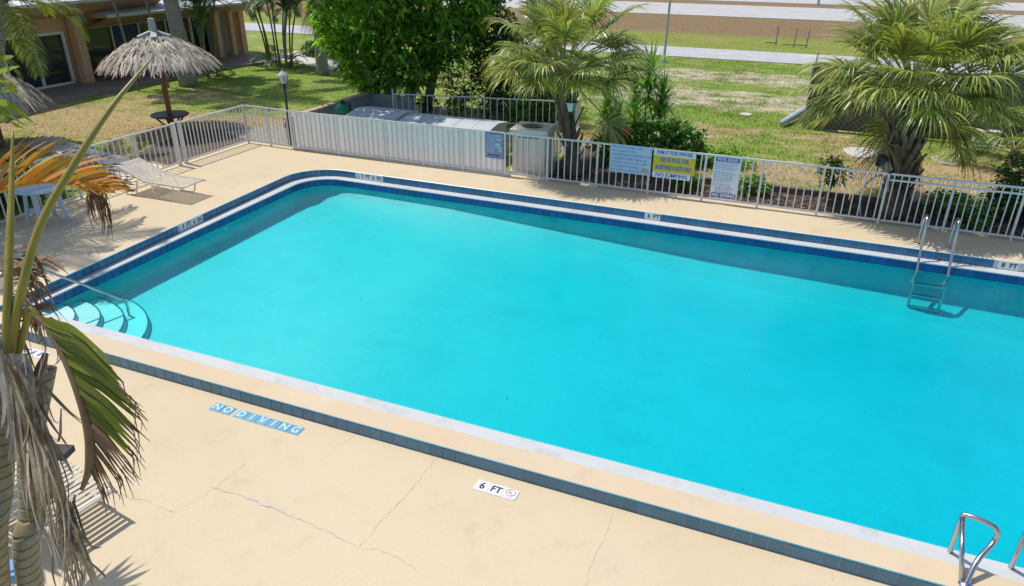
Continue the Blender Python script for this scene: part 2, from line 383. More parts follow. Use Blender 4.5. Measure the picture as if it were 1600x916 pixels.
def water_mat():
    m = bpy.data.materials.new('pool_water'); m.use_nodes = True; t = NT(m)
    out = t.n('OutputMaterial'); tr = t.n('BsdfTransparent'); gl = t.n('BsdfGlossy'); gl.inputs['Roughness'].default_value = .04
    fr = t.n('Fresnel'); fr.inputs[0].default_value = 1.33; mx = t.n('MixShader')
    g = t.n('NewGeometry').outputs['Position']
    bp = t.n('Bump'); bp.inputs['Strength'].default_value = .8; bp.inputs['Distance'].default_value = .03
    h = t.math('ADD', t.noise(g, 2.2, 3, .5), t.math('MULTIPLY', t.noise(g, 11, 3, .6), .4))
    t.l(h, bp.inputs['Height']); t.l(bp.outputs[0], gl.inputs['Normal']); t.l(bp.outputs[0], fr.inputs['Normal'])
    t.l(fr.outputs[0], mx.inputs[0]); t.l(tr.outputs[0], mx.inputs[1]); t.l(gl.outputs[0], mx.inputs[2]); t.l(mx.outputs[0], out.inputs['Surface'])
    va = t.n('VolumeAbsorption'); va.inputs['Color'].default_value = (.0, .961, .989, 1); va.inputs['Density'].default_value = 1.9
    t.l(va.outputs[0], out.inputs['Volume'])
    return m
M_water = water_mat()

# ================================================================== SETTING
def atY(px, py, Y):
    d = ray(px, py); t = Y / d.y
    return Vector((d.x * t, Y, H + d.z * t))
GZ = -.05
def setting(name, mb, mats, smooth=False):
    o = mb.build(name, mats, smooth=smooth); o['kind'] = 'structure'; return o
# ground sheet (with the pool deck's rectangle cut out)
mb = MB(); Bx = 1500
for x0, x1, y0, y1 in ((-Bx, -14.3, -300, 15.2), (9, Bx, -300, 15.2), (-14.3, 9, -300, -4), (-Bx, -14.3, 15.2, 3000), (-14.3, 9, 15.2, 3000), (9, Bx, 15.2, 3000)):
    mb.add([(x0, y0, GZ), (x1, y0, GZ), (x1, y1, GZ), (x0, y1, GZ)], [(0, 1, 2, 3)])
setting('ground', mb, M_ground)
def strip(name, y0, y1, z, m, x0=-160, x1=200, h=.03):
    mb = MB(); mb.box(((x0 + x1) / 2, (y0 + y1) / 2, z - h / 2), (x1 - x0, y1 - y0, h)); return setting(name, mb, m)
strip('service_road', 36.4, 39.9, GZ + .03, M_asphalt)
strip('highway', 58.4, 69.4, GZ + .03, M_road2)
strip('far_carriageway', 74.0, 84.0, GZ + .03, M_road2)
for y in (58.75, 69.05):
    strip('road_edge_line', y - .07, y + .07, GZ + .036, M_mark, h=.004)
mb = MB(); mb.prism([(-19.6, 13.6), (-17.5, 13.05), (-14.3, 12.55), (-14.3, 11.25), (-16.2, 12.2), (-19.6, 12.6)], GZ - .1, GZ + .03)
setting('garden_path', mb, M_conc)
mb = MB(); mb.prism([(-24.2, 28.2), (-19.6, 26.4), (-16.2, 25.4), (-16.2, 26.6), (-19.8, 28.3), (-24.2, 30.3)], GZ - .1, GZ + .025)
setting('rear_path', mb, M_conc)
mb = MB(); mb.prism([(-13.9, 15.3), (-12.5, 15.3), (-12.9, 19.0), (-14.9, 17.2), (-15.6, 15.9)], GZ - .1, GZ + .02)
setting('gravel_path', mb, M_gravel)
mb = MB(); mb.prism([(-15.9, 13.0), (-14.25, 12.75), (-14.25, 15.9), (-15.2, 16.6), (-16.7, 15.6)], GZ - .1, GZ + .012)
setting('bare_soil_patch', mb, M_mulch)
mb = MB(); mb.prism([(-6.0, 15.22), (9, 15.22), (9, 16.45), (-3.0, 16.5), (-4.2, 18.2), (-5.6, 18.4)], GZ - .1, GZ + .01)
bed = setting('mulch_bed', mb, M_mulch)
for q, r1, r2 in (((1345, 240), .42, .25), ((1478, 252), .33, .2), ((1165, 180), .2, .1)):
    p = at(*q, GZ); mb = MB(); pts = [(p.x + r1 * math.cos(a) * (1 + .15 * math.sin(3 * a)), p.y + r2 * 2.2 * math.sin(a)) for a in np.linspace(0, 2 * PI, 15)[:-1]]
    mb.prism(pts, GZ - .05, GZ + .035); setting('concrete_slab', mb, M_conc)

# pool outline ------------------------------------------------------
def rail_path(L0, LC, Rr, farx, nl=40, na=12, nf=80):
    """left edge from L0 to the rounded far left corner LC, then along the far edge to farx"""
    L0 = Vector(L0); LC = Vector(LC); d1 = (LC - L0).normalized(); d2 = Vector((1, 0)); ang = math.acos(-d1.dot(d2)); tl = Rr / math.tan(ang / 2)
    A = LC - d1 * tl; Bp = LC + d2 * tl; bis = (-d1 + d2).normalized(); C = LC + bis * (Rr / math.sin(ang / 2))
    pts = [L0.lerp(A, i / nl) for i in range(nl)]
    a0 = math.atan2(A.y - C.y, A.x - C.x); a1 = math.atan2(Bp.y - C.y, Bp.x - C.x)
    if a1 > a0: a1 -= 2 * PI
    pts += [C + Vector((math.cos(a0 + (a1 - a0) * i / na), math.sin(a0 + (a1 - a0) * i / na))) * Rr for i in range(na)]
    E_ = Vector((farx, LC.y)); pts += [Bp.lerp(E_, i / nf) for i in range(nf + 1)]
    return pts
OUT = rail_path((-10.78, 5.88), (-11.18, 13.95), .95, 9)
INN = rail_path((-10.64, 6.27), (-10.87, 13.73), .75, 9)
ZL, ZW = -.155, -.30
YR, YK = 5.573, 5.88
# decks
mb = MB(); nO = len(OUT); mid_ = 40 + 6; NB = 8
vs = []; fs = []
for i, p in enumerate(OUT):
    q = Vector((-14.2, p.y)) if i < mid_ else Vector((p.x, 15.28))
    if i == mid_: q = Vector((-14.2, 15.28))
    vs += [(p.x, p.y, 0), (q.x, q.y, 0)]
fs = [(2 * i, 2 * i + 2, 2 * i + 3, 2 * i + 1) for i in range(nO - 1)]
mb.add(vs, fs); mb.add([(-10.78, YR, 0), (-10.78, YK, 0), (-14.2, YK, 0), (-14.2, YR, 0)], [(0, 1, 2, 3)])
upper_deck = setting('pool_deck', mb, M_deck)
mb = MB()                                                              # deck's outer edge towards the lawn
mb.box((-2.6, 15.27, -.1), (23.2, .02, .19)); mb.box((-14.21, 10, -.1), (.02, 10.6, .19)); mb.build('deck_edge', M_conc, upper_deck)
mb = MB()
xs = [-14.2, -11.2, -10.4, -9.6, 9]; zs = [0, -.005, -.08, -.155, -.155]
for i in range(4):
    mb.add([(xs[i], -4, zs[i]), (xs[i + 1], -4, zs[i + 1]), (xs[i + 1], YR, zs[i + 1]), (xs[i], YR, zs[i])], [(0, 1, 2, 3)])
near_deck = setting('near_deck', mb, M_deck)
# raised kerb between near deck and pool
mb = MB(); mb.box((-.85, (YR + .012 + YK) / 2, -.2), (19.7, YK - YR - .012, .4)); kerb = setting('pool_kerb', mb, M_kerbtop)
tile_me = MB(); tile_me.box((0, 0, 0), (.1470, .012, .134)); tile_me = tile_me.build('riser_tile', M_tileN); tm = tile_me.data; bpy.data.objects.remove(tile_me)
x = -10.62; i = 0
while x < 6.4:
    o = inst(tm, kerb, (x, YR + .007 + random.uniform(-.0015, .0015), -.085 + random.uniform(-.001, .001)), (0, random.uniform(-.006, .006), 0), name='riser_tile'); x += .1545
mb = MB(); mb.box((-2.1, YR + .012, -.092), (17.4, .006, .16)); mb.build('riser_grout', M_grout, kerb)
mb = MB(); mb.tube([(-10.7, YR + .008, -.007), (-3, YR + .008, -.007), (6.6, YR + .008, -.007)], .0095, 6); mb.build('riser_nosing', M_nose, kerb)
# lip (gutter ledge)
mb = MB(); n = len(OUT)
def inward(path, i):
    a = path[max(i - 1, 0)]; b = path[min(i + 1, len(path) - 1)]; d = (b - a).normalized(); return Vector((d.y, -d.x))
vs = []
for i in range(n):
    nn = inward(INN, i); o_, i_ = OUT[i], INN[i]
    for q, z in ((o_, ZL), (i_ - nn * .012, ZL), (i_ - nn * .003, ZL - .004), (i_, ZL - .014), (i_, ZL - .026)): vs.append((q.x, q.y, z))
mb.add(vs, [(5 * i + k, 5 * i + k + 1, 5 * i + 6 + k, 5 * i + 5 + k) for i in range(n - 1) for k in range(4)])
for k in range(1):
    pr = [(YK - .001, ZL - .003), (6.258, ZL - .003), (6.267, ZL - .006), (6.27, ZL - .014), (6.27, ZL - .05), (6.22, ZL - .05)]
    vs = [(x, y, z) for x in (-10.70, 9) for y, z in pr]
    mb.add(vs, [(j, j + 1, 7 + j, 6 + j) for j in range(5)])
lip = setting('pool_coping', mb, M_lip)
# upper wall behind the ledge and its tiles
mb = MB(); vs = []
for i in range(n):
    nn = inward(OUT, i)
    for z in (-.001, ZL - .01): vs.append((OUT[i].x + nn.x * .002, OUT[i].y + nn.y * .002, z))
mb.add(vs, [(2 * i, 2 * i + 1, 2 * i + 3, 2 * i + 2) for i in range(n - 1)]); gut = mb.build('gutter_wall', M_grout, lip)
MARK_FAR = [(-9.74, -9.08), (-2.88, -2.565), (3.36, 3.66)]; MARK_LEFT = (9.56, 10.2)
def along(path, step):
    """evenly spaced points on the path"""
    out = []; acc = step / 2; 
    for i in range(len(path) - 1):
        a, b = path[i], path[i + 1]; L = (b - a).length
        while acc <= L:
            out.append((a.lerp(b, acc / L), inward(path, i) if 0 < i else inward(path, 1))); acc += step
        acc -= L
    return out
tb = MB(); tb.box((0, 0, 0), (.146, .012, .138)); tb = tb.build('gutter_tile', M_tile); tm2 = tb.data; bpy.data.objects.remove(tb)
tb = MB(); tb.box((0, 0, 0), (.148, .012, .134)); tb = tb.build('waterline_tile', M_tileD); tm3 = tb.data; bpy.data.objects.remove(tb)
for p, nn in along(OUT, .1545):
    if p.x > 7.2: continue
    if p.y > 13.9 and any(a - .05 < p.x < b + .05 for a, b in MARK_FAR): continue
    if p.x < -10.7 and MARK_LEFT[0] - .05 < p.y < MARK_LEFT[1] + .05: continue
    inst(tm2, lip, (p.x + nn.x * .007, p.y + nn.y * .007, -.078), (random.uniform(-.008, .008), 0, math.atan2(nn.y, nn.x) + PI / 2), name='gutter_tile')
# white bead on the deck edge
mb = MB(); pts = [(p.x + inward(OUT, i).x * .006, p.y + inward(OUT, i).y * .006, -.004) for i, p in enumerate(OUT) if p.x < 8]
mb.tube(pts, .010, 6); mb.build('edge_bead', M_mark, lip)

# pool basin --------------------------------------------------------
DX = [(-11.2, .20), (-9.6, .205), (-7.3, .25), (-4.5, .45), (-1.5, .64), (4, .78), (9.5, .84)]
def depth(x): return float(np.interp(x, [q[0] for q in DX], [q[1] for q in DX]))
def vwall(x): return depth(x) * .72 - .02
def floor_z(x, y):
    e = min(1, max(0, (13.7 - y) / (.35 + 1.55 * min(1, max(0, (x + 10.2) / 3))))); e = e * e * (3 - 2 * e)
    dc = max(.39, depth(x) + .08) + .62 * min(1, max(0, (x + 6) / 9))
    return ZW - depth(x) * (1 - e) - dc * e
loop = list(INN) + [Vector((9, 6.27)), Vector((2, 6.27)), Vector((-4, 6.27)), Vector((-8, 6.27))]
nl = len(loop)
def loopn(i):
    if i < n - 1: return inward(INN, i) if i else Vector((1, 0))
    if i == n - 1: return Vector((-.7, -.7))
    if i == n: return Vector((-.7, .7))
    return Vector((0, 1))
mb = MB(); rings = []
K = 8
for k in range(K + 3):
    ring = []
    for i, p in enumerate(loop):
        nn = loopn(i); x = p.x; d = depth(x); vw = vwall(x); wc = .30 + .3 * d
        if 0 < i < 56: u_ = min(1, max(0, (i - 38) / 17)); u_ = u_ * u_ * (3 - 2 * u_); vw = .36 * (1 - u_) + vw * u_; wc = .06 * (1 - u_) + wc * u_
        if i >= n or i == 0: wc *= .1
        if k == 0: q, z = p - nn * .004, ZL - .02
        elif k == 1: q, z = p - nn * .004, ZW - .02
        elif k == 2: q, z = p, ZW - vw
        else:
            t = (k - 2) / K; q = p + nn * wc * t ** 1.2; q1 = p + nn * wc; z = (ZW - vw) * (1 - t) + (floor_z(q1.x, q1.y) - .03) * t
        ring.append((q.x, q.y, z))
    rings.append(ring)
vs = [v for r in rings for v in r]
fs = [(k * nl + i, (k + 1) * nl + i, (k + 1) * nl + (i + 1) % nl, k * nl + (i + 1) % nl) for k in range(K + 2) for i in range(nl)]
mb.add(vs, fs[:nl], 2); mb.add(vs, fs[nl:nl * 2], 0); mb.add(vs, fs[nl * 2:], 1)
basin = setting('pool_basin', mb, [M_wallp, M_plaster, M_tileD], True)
mb = MB(); gx = list(np.linspace(-11.15, 9.1, 82)); gy = list(np.linspace(6.15, 13.8, 32))
mb.add([(x, y, floor_z(x, y) - .003) for y in gy for x in gx], [(j * 82 + i, j * 82 + i + 1, (j + 1) * 82 + i + 1, (j + 1) * 82 + i) for j in range(31) for i in range(81)])
mb.build('pool_floor', M_plaster, basin, True)
for p, nn in along(INN, .1545):
    if p.x > 7.2: continue
    inst(tm3, basin, (p.x + nn.x * -.001, p.y + nn.y * -.001, ZL - .09), (random.uniform(-.008, .008), 0, math.atan2(nn.y, nn.x) + PI / 2), name='waterline_tile')
# corner steps: quarter-round treads rising to the left near corner
CS = Vector((-10.70, 6.2))
step_dark = mat('step_edge_tile', (.02, .10, .19), (.03, .13, .22), 9, .3)
for k, (rad, z) in enumerate(((1.84, -.60), (1.48, -.515), (1.13, -.43), (.76, -.36))):
    mb = MB(); m_ = 26; arc = [(CS.x + rad * math.cos(t) * 1.0, CS.y + rad * math.sin(t) * .84) for t in np.linspace(-.05, PI / 2 + .05, m_)]
    vs = [(CS.x - .02, CS.y - .1, z)] + [(x, y, z) for x, y in arc] + [(x, y, z - .6) for x, y in arc]
    mb.add(vs, [(0, 1 + j, 2 + j) for j in range(m_ - 1)]); mb.add(vs, [(1 + j, 1 + m_ + j, 2 + m_ + j, 2 + j) for j in range(m_ - 1)])
    st = mb.build('step', M_step, basin)
    mb = MB(); r0 = rad - .022
    a2 = [(CS.x + r0 * math.cos(t), CS.y + r0 * math.sin(t) * .84) for t in np.linspace(-.05, PI / 2 + .05, m_)]
    a3 = [(CS.x + (rad + .004) * math.cos(t), CS.y + (rad + .004) * math.sin(t) * .84) for t in np.linspace(-.05, PI / 2 + .05, m_)]
    vs = [(x, y, z + .004) for x, y in a2] + [(x, y, z + .004) for x, y in a3] + [(x, y, z - .035) for x, y in a3]
    mb.add(vs, [(j, j + 1, m_ + j + 1, m_ + j) for j in range(m_ - 1)] + [(m_ + j, m_ + j + 1, 2 * m_ + j + 1, 2 * m_ + j) for j in range(m_ - 1)])
    mb.build('step_nosing', step_dark, st)
# water body
mb = MB(); exp = [p - loopn(i) * .03 for i, p in enumerate(loop)]
vs = [(p.x, p.y, ZW) for p in exp] + [(p.x, p.y, -2.6) for p in exp]
mb.add(vs, [tuple(range(nl))[::-1], tuple(range(nl, 2 * nl))] + [(i, (i + 1) % nl, nl + (i + 1) % nl, nl + i) for i in range(nl)])
water = setting('water', mb, M_water)
import bmesh as _bm
b_ = _bm.new(); b_.from_mesh(water.data); _bm.ops.triangulate(b_, faces=[f for f in b_.faces if len(f.verts) > 4], ngon_method='EAR_CLIP'); _bm.ops.recalc_face_normals(b_, faces=b_.faces); b_.to_mesh(water.data); b_.free()

mb = MB(); rr = random.Random(12)
for k in range(34):
    x, y = rr.uniform(-8.5, 3.5), rr.uniform(6.6, 13.0); z = floor_z(x, y) + .008; a = rr.uniform(0, PI); L = rr.uniform(.008, .022)
    mb.add([(x - L * math.cos(a), y - L * math.sin(a), z), (x + .4 * L * math.sin(a), y - .4 * L * math.cos(a), z), (x + L * math.cos(a), y + L * math.sin(a), z), (x - .4 * L * math.sin(a), y + .4 * L * math.cos(a), z + .004)], [(0, 1, 2, 3)])
db = mb.build('leaf_debris', mat('sunken_leaf', (.10, .09, .05), None, rough=.9)); setp(db, 'tiny dark leaf specks lying on the pool floor', 'debris', kind='stuff')
# cracks and patches in the near deck
def crack(pts, wd, m, z=-.151, seed=1, name='deck_crack', par=near_deck):
    rr = random.Random(seed); P = [at(*q, -.155) for q in pts]; fine = []
    for a, b in zip(P[:-1], P[1:]):
        L = (b - a).length; k = max(2, int(L / .05)); side = Vector((-(b - a).y, (b - a).x, 0)).normalized()
        for i in range(k): fine.append(a.lerp(b, i / k) + side * rr.uniform(-.014, .014))
    fine.append(P[-1]); mb = MB()
    for i in range(len(fine)): fine[i].z = z
    ws = [wd * (.52 if wd < .02 else 1) * rr.uniform(.2, 1.5) for _ in fine]
    side = []
    for i in range(len(fine)):
        d = fine[min(i + 1, len(fine) - 1)] - fine[max(i - 1, 0)]; side.append(Vector((-d.y, d.x, 0)).normalized())
    mb.ribbon(fine, ws, side); mb.build(name, m, par)
crack([(190, 775), (228, 783), (262, 797), (272, 801)], .007, M_crack, seed=2)
crack([(272, 799), (305, 783), (335, 763), (372, 735), (398, 706)], .005, M_crack, seed=3)
crack([(330, 760), (360, 770), (400, 783), (450, 806)], .012, M_crack, seed=4)
crack([(385, 776), (410, 786), (440, 796), (455, 806)], .05, M_patch, z=-.152, seed=14, name='crack_filler')
crack([(450, 806), (500, 826), (540, 845), (560, 855), (600, 862), (628, 874), (650, 892)], .007, M_crack, seed=5)
crack([(562, 856), (592, 818), (630, 780), (662, 742), (680, 716)], .006, M_crack, seed=6)
crack([(1300, 893), (1300, 910)], .01, M_crack, seed=9)
crack([(958, 803), (945, 842), (925, 880), (915, 916)], .006, M_crack, seed=7)
crack([(520, 700), (540, 690), (556, 678)], .006, M_crack, seed=8)
crack([(498, 660), (520, 669), (545, 676)], .006, M_crack, seed=12)

# ================================================================== MARKERS AND LETTERING
FLAT = Matrix.Identity(4)
def flatM(x, y, z): return Matrix.Translation((x, y, z))
def wallM(x, y, z, rz=0): return Matrix.Translation((x, y, z)) @ Matrix.Rotation(rz, 4, 'Z') @ Matrix.Rotation(PI / 2, 4, 'X')
nd = thing('no_diving_marker', 'row of blue tiles spelling NO DIVING in the cream deck', 'pool marker', (-5.45, 5.35, -.155))
tb = MB(); tb.box((0, 0, 0), (.149, .145, .01)); tb = tb.build('letter_tile', M_ndt); tm4 = tb.data; bpy.data.objects.remove(tb)
for word, x0 in (('NO', -6.155), ('DIVING', -5.79)):
    for k, ch in enumerate(word):
        cx = x0 + .079 + k * .1575
        t_ = inst(tm4, nd, (cx + 5.45, 0, .003), name='letter_tile')
        m_ = MB(); text_mesh(m_, ch, .15, flatM(cx, 5.35, -.1445), bold=.004); l_ = m_.build('letter', M_ndl); l_.parent = t_
        for v in l_.data.vertices: v.co -= Vector((cx, 5.35, -.152))
mb = MB(); mb.box((-6.0, 5.35, -.1542), (.325, .16, .004)); mb.box((-5.318, 5.35, -.1542), (.955, .16, .004)); mb.build('grout_bed', M_grout, nd)
def deck_marker(label, x0, y, chars, sym=True, z=-.155):
    t = thing('depth_marker', label, 'pool marker', (x0, y, z))
    for k, ch in enumerate(chars):
        cx = x0 + .077 + k * .1565
        m_ = MB(); m_.box((cx, y, z + .003), (.152, .152, .01)); q = m_.build('marker_tile', M_mark, t)
        if ch == '@':
            m_ = MB(); ring = [(cx + .05 * math.cos(a), y + .016 + .05 * math.sin(a), z + .0095) for a in np.linspace(0, 2 * PI, 21)]
            m_.tube(ring, .004, 4, cap=False); m_.bar((cx - .035, y + .05, z + .0095), (cx + .035, y - .02, z + .0095), .007, .002)
            m_.bar((cx - .03, y + .01, z + .0093), (cx + .012, y + .03, z + .0093), .011, .002); m_.bar((cx - .005, y - .005, z + .0093), (cx + .02, y - .02, z + .0093), .008, .002)
            text_mesh(m_, 'NO DIVING', .026, flatM(cx, y - .056, z + .0093)); m_.build('no_diving_symbol', M_pink, q)
        elif ch.strip():
            m_ = MB(); text_mesh(m_, ch, .135 if len(ch) < 2 else .125, flatM(cx, y, z + .0092), bold=.004, sx=.9); m_.build('numeral', M_ink, q)
    return t
deck_marker('white tile marker reading 6 FT with red no diving symbol in near deck', -2.615, 5.33, ['6', 'FT', '@'])
deck_marker('white tile marker reading 3 FT 6 IN in the deck behind the palm', -9.70, 5.37, ['3', 'FT', '6', 'IN'])
def wall_marker(label, p, nn, chars):
    rz = math.atan2(nn.y, nn.x) + PI / 2; W = .155 * len(chars)
    t = thing('depth_marker', label, 'pool marker', (p.x, p.y, -.078))
    m_ = MB(); m_.box((p.x + nn.x * .007, p.y + nn.y * .007, -.078), (W, .014, .142), rz); q = m_.build('marker_tile', M_mark, t)
    m_ = MB(); M = wallM(p.x + nn.x * .0155, p.y + nn.y * .0155, -.078, rz)
    for k, ch in enumerate(chars): text_mesh(m_, ch, .115, M @ Matrix.Translation(((k - (len(chars) - 1) / 2) * .15, 0, 0)), bold=.004)
    m_.build('numeral', M_ink, q)
yv = Vector((0, -1))
wall_marker('white 3 FT 6 IN marker in far tile band near the rounded corner', Vector((-9.41, 13.95)), yv, ['3', 'FT', '6', 'IN'])
wall_marker('white 6 FT marker in far tile band below the signs', Vector((-2.72, 13.95)), yv, ['6', 'FT'])
wall_marker('white 8 FT marker in far tile band right of the ladder', Vector((3.51, 13.95)), yv, ['8', 'FT'])
ml = [p for p in OUT if 9.8 < p.y < 9.99][0]
dl = (OUT[5] - OUT[0]).normalized(); wall_marker('white 3 FT 6 IN marker in left tile band beside shaded deck', ml, Vector((dl.y, -dl.x)), ['3', 'FT', '6', 'IN'])

# ================================================================== FENCES
def pk_mesh(h, wd=.021):
    b = MB(); b.box((0, 0, h / 2), (wd, wd, h)); o = b.build('picket', M_picket); d = o.data; bpy.data.objects.remove(o); return d
PK = pk_mesh(.90); PK2 = pk_mesh(.72); POST = pk_mesh(1.0, .042); POSTW = pk_mesh(1.03, .07)
def fence_run(t, A, B, step, zb=.075, zt=1.0, pk=PK, posts=(), skip=None, rail2=None):
    A = Vector(A); B = Vector(B); d = (B - A); L = d.length; u = d.normalized(); rz = math.atan2(u.y, u.x); o = t.location
    for nm, z, hh in (('top_rail', zt, .035), ('bottom_rail', zb, .03)) + ((('middle_rail', rail2, .03),) if rail2 else ()):
        b = MB(); c = (A + B) / 2; b.box((c.x, c.y, z), (L, .034, hh), rz); b.build(nm, M_picket, t)
    k = int(L / step)
    for i in range(k):
        p = A + u * (i + .5) * L / k
        if skip and skip(p): continue
        if any((p - Vector(q)).length < .05 for q in posts): continue
        inst(pk, t, (p.x - o.x, p.y - o.y, zb), (random.uniform(-.006, .006), random.uniform(-.008, .008), rz), name='picket')
    for q in posts: inst(POST, t, (q[0] - o.x, q[1] - o.y, 0), (0, 0, rz), name='post')
fl = thing('picket_fence', 'white picket fence along the left deck behind the chaise lounge', 'fence', (-14.0, 10, 0))
fence_run(fl, (-14.0, 5.5), (-14.0, 12.72), .146, posts=[(-14, 5.5), (-14, 7.0), (-14, 8.5), (-14, 10.0), (-14, 11.55)])
fence_run(fl, (-14.0, 12.9), (-13.98, 15.10), .115, posts=[(-13.98, 15.1)])
for y in (12.72, 12.9): inst(POSTW, fl, (0, y - 10, 0), name='gate_post')
gt = thing('fence_gate', 'white picket gate at the far left deck corner by lamp post', 'gate', (-13.2, 15.1, 0))
fence_run(gt, (-13.93, 15.10), (-12.50, 15.03), .115, posts=[(-13.2, 15.065)])
b = MB(); b.box((-12.62, 15.0, .62), (.05, .05, .12)); b.build('latch', M_steel, gt)
ff = thing('picket_fence', 'long white picket fence along the far deck carrying the pool signs', 'fence', (-4, 15.08, 0))
fx = [-12.45, -11.03, -9.7, -8.6, -7.55, -6.47, -5.43, -4.27, -3.115, -1.95, -.82, .33, 1.46, 2.58, 3.70, 4.8]
fence_run(ff, (-12.45, 15.03), (-6.47, 15.08), .138, posts=[(x, 15.03 + (x + 12.45) * .0084) for x in fx[:6]])
fence_run(ff, (-6.43, 15.09), (1.44, 15.10), .146, posts=[(x, 15.1) for x in fx[6:12]])
fence_run(ff, (1.50, 15.10), (8.0, 15.10), .127, posts=[(x, 15.1) for x in fx[12:]] + [(5.9, 15.1), (7, 15.1)], rail2=.885)
BD = MB(); BD.box((0, 0, .455), (.138, .012, .91)); BD = BD.build('fence_board', M_board); bd = BD.data; bpy.data.objects.remove(BD)
k = 42
for i in range(k):
    x = -12.36 + (i + .5) * 5.85 / k
    inst(bd, ff, (x + 4, 15.055 + (x + 12.45) * .0084 - 15.08 + random.uniform(-.002, .002), .06 + random.uniform(-.005, .005)), name='fence_board')
# low strips of rubble / concrete edge under the boards
mb = MB(); mb.box((-9.4, 15.10, .02), (6.1, .09, .05)); sill = mb.build('fence_sill', M_conc, ff)
# equipment yard: rear fence, side fence, low wall
fr_ = thing('picket_fence', 'blue grey picket fence behind the pool equipment under the green tree', 'fence', (-9.6, 19.4, GZ))
fence_run(fr_, (-11.8, 19.0), (-6.3, 20.1), .19, .1, .80, PK2, posts=[(-11.8, 19.0), (-9.05, 19.55), (-6.3, 20.1)])
fs_ = thing('picket_fence', 'short side picket fence between trunk and yucca bed', 'fence', (-6.0, 18, GZ))
fence_run(fs_, (-6.28, 20.05), (-5.6, 15.3), .19, .1, .95, PK, posts=[(-6.2, 19.2), (-5.65, 15.5)])
lw = thing('low_wall', 'grey low wall with tan cap beside lawn left of the equipment', 'wall', (-13.6, 17, GZ))
A, B = Vector((-12.85, 15.35)), Vector((-12.85, 19.4)); 
for i in range(3):
    mb = MB(); c = A.lerp(B, (i + .5) / 3); mb.box((c.x, c.y, .31), (.09, (B - A).length / 3 - .035, .72)); mb.build('wall_panel', M_gwall, lw)
mb = MB(); c = (A + B) / 2; mb.box((c.x, c.y, .70), (.2, (B - A).length + .05, .06)); mb.build('wall_cap', M_gcap, lw)
mb = MB(); mb.box((-12.1, 19.42, .31), (1.5, .09, .72)); mb.build('wall_panel', M_gwall, lw)

# signs on the far fence
def sign(name, label, x0, x1, z0, z1, m, y=15.052, tilt=0):
    t = thing(name, label, 'sign', ((x0 + x1) / 2, y, (z0 + z1) / 2))
    mb = MB(); mb.box(((x0 + x1) / 2, y, (z0 + z1) / 2), (x1 - x0, .008, z1 - z0)); mb.build('board', m, t); return t
yS = 15.052
s1 = sign('pool_hours_sign', 'faded pale blue pool hours sign, leftmost board on open pickets', -3.96, -3.075, .42, 1.03, M_sbg)
mb = MB(); lines = ['POOL HOURS: 8AM - DUSK', 'NO GLASSES IN POOL', 'SHOWER BEFORE ENTERING POOL', 'CHILDREN UNDER 12 MUST BE', 'WITH AN ADULT AT ALL TIMES', 'NO PETS IN POOL AREA', 'NO FOOD OR DRINK IN POOL AREA']
for k, tx in enumerate(lines): mb = MB(); text_mesh(mb, tx, .068, wallM(-3.93, yS - .0055, .975 - k * .083), align='LEFT', sx=.80, bold=.0015); mb.build('lettering', M_sdim, s1)
mb = MB(); mb.box((-3.2, yS - .005, .53), (.13, .003, .09)); mb.build('sticker', M_gcap, s1)
s2 = sign('swim_at_own_risk_sign', 'yellow and white swim at your own risk sign with blue letters', -3.035, -2.155, .53, 1.03, M_syel)
mb = MB(); mb.box((-2.595, yS - .0045, .955), (.88, .004, .135)); mb.build('white_band', M_swhite, s2)
mb = MB(); mb.box((-2.625, yS - .0045, .475), (.80, .010, .125)); mb.build('lower_plate', M_swhite, s2)
for tx, sz, x, dy, z, bo, sx in (('SWIM AT YOUR OWN RISK', .115, -2.595, .0085, .955, .004, .53), ('USE OF POOL FOR', .125, -2.595, .0065, .80, .004, .58), ('REGISTERED GUESTS ONLY', .125, -2.595, .0065, .635, .004, .5), ('NO JUMPING', .115, -2.625, .0115, .475, .003, 1.0)):
    mb = MB(); text_mesh(mb, tx, sz, wallM(x, yS - dy, z), bold=bo, sx=sx); mb.build('lettering', M_sblue, s2)
s3 = sign('pool_rules_sign', 'white pool rules sign with navy header, rightmost board on fence', -1.785, -1.24, .11, 1.01, M_swhite)
mb = MB(); mb.box((-1.5125, yS - .0045, .945), (.47, .004, .085)); mb.build('navy_band', M_snavy, s3); mb = MB(); mb.box((-1.5125, yS - .0045, .185), (.50, .004, .105)); mb.build('navy_band', M_snavy, s3)
mb = MB(); text_mesh(mb, 'POOL RULES', .075, wallM(-1.5125, yS - .0075, .945), bold=.003, sx=.95); mb.build('white_lettering', M_swhite, s3); mb = MB(); text_mesh(mb, 'NO DIVING', .095, wallM(-1.5125, yS - .0075, .185), bold=.004, sx=.93); mb.build('white_lettering', M_swhite, s3)
mb = MB(); rr = random.Random(3); z = .875
for k in range(17):
    if k in (5, 12): z -= .02
    x = -1.755; 
    if k >= 14: x = -1.70
    lim = -1.28 - rr.uniform(0, .12) - (.1 if 6 < k < 13 else 0)
    while x < lim:
        wl = rr.uniform(.025, .07); hh = .013 if k < 14 else .022; mb.box((x + wl / 2, yS - .0045, z), (wl, .002, hh)); x += wl + .014
    z -= .034 if k < 13 else .045
o = mb.build('small_print', MATS['sign_print'], s3); o['kind'] = 'stuff'
s4 = sign('instruction_poster', 'faded blue instruction poster on the white boards beside the air conditioner', -6.94, -6.495, .41, .985, M_sposter, y=15.045)
mb = MB(); 
for a in ((-6.717, .982, .445, .012), (-6.717, .414, .445, .012), (-6.936, .7, .012, .57), (-6.499, .7, .012, .57)): mb.box((a[0], 15.0395, a[1]), (a[2], .004, a[3]))
for k in range(5): mb.box((-6.86 + k * .065, 15.0398, .475), (.042, .003, .05))
mb.build('border', M_snavy, s4)
mb = MB(); rr = random.Random(5)
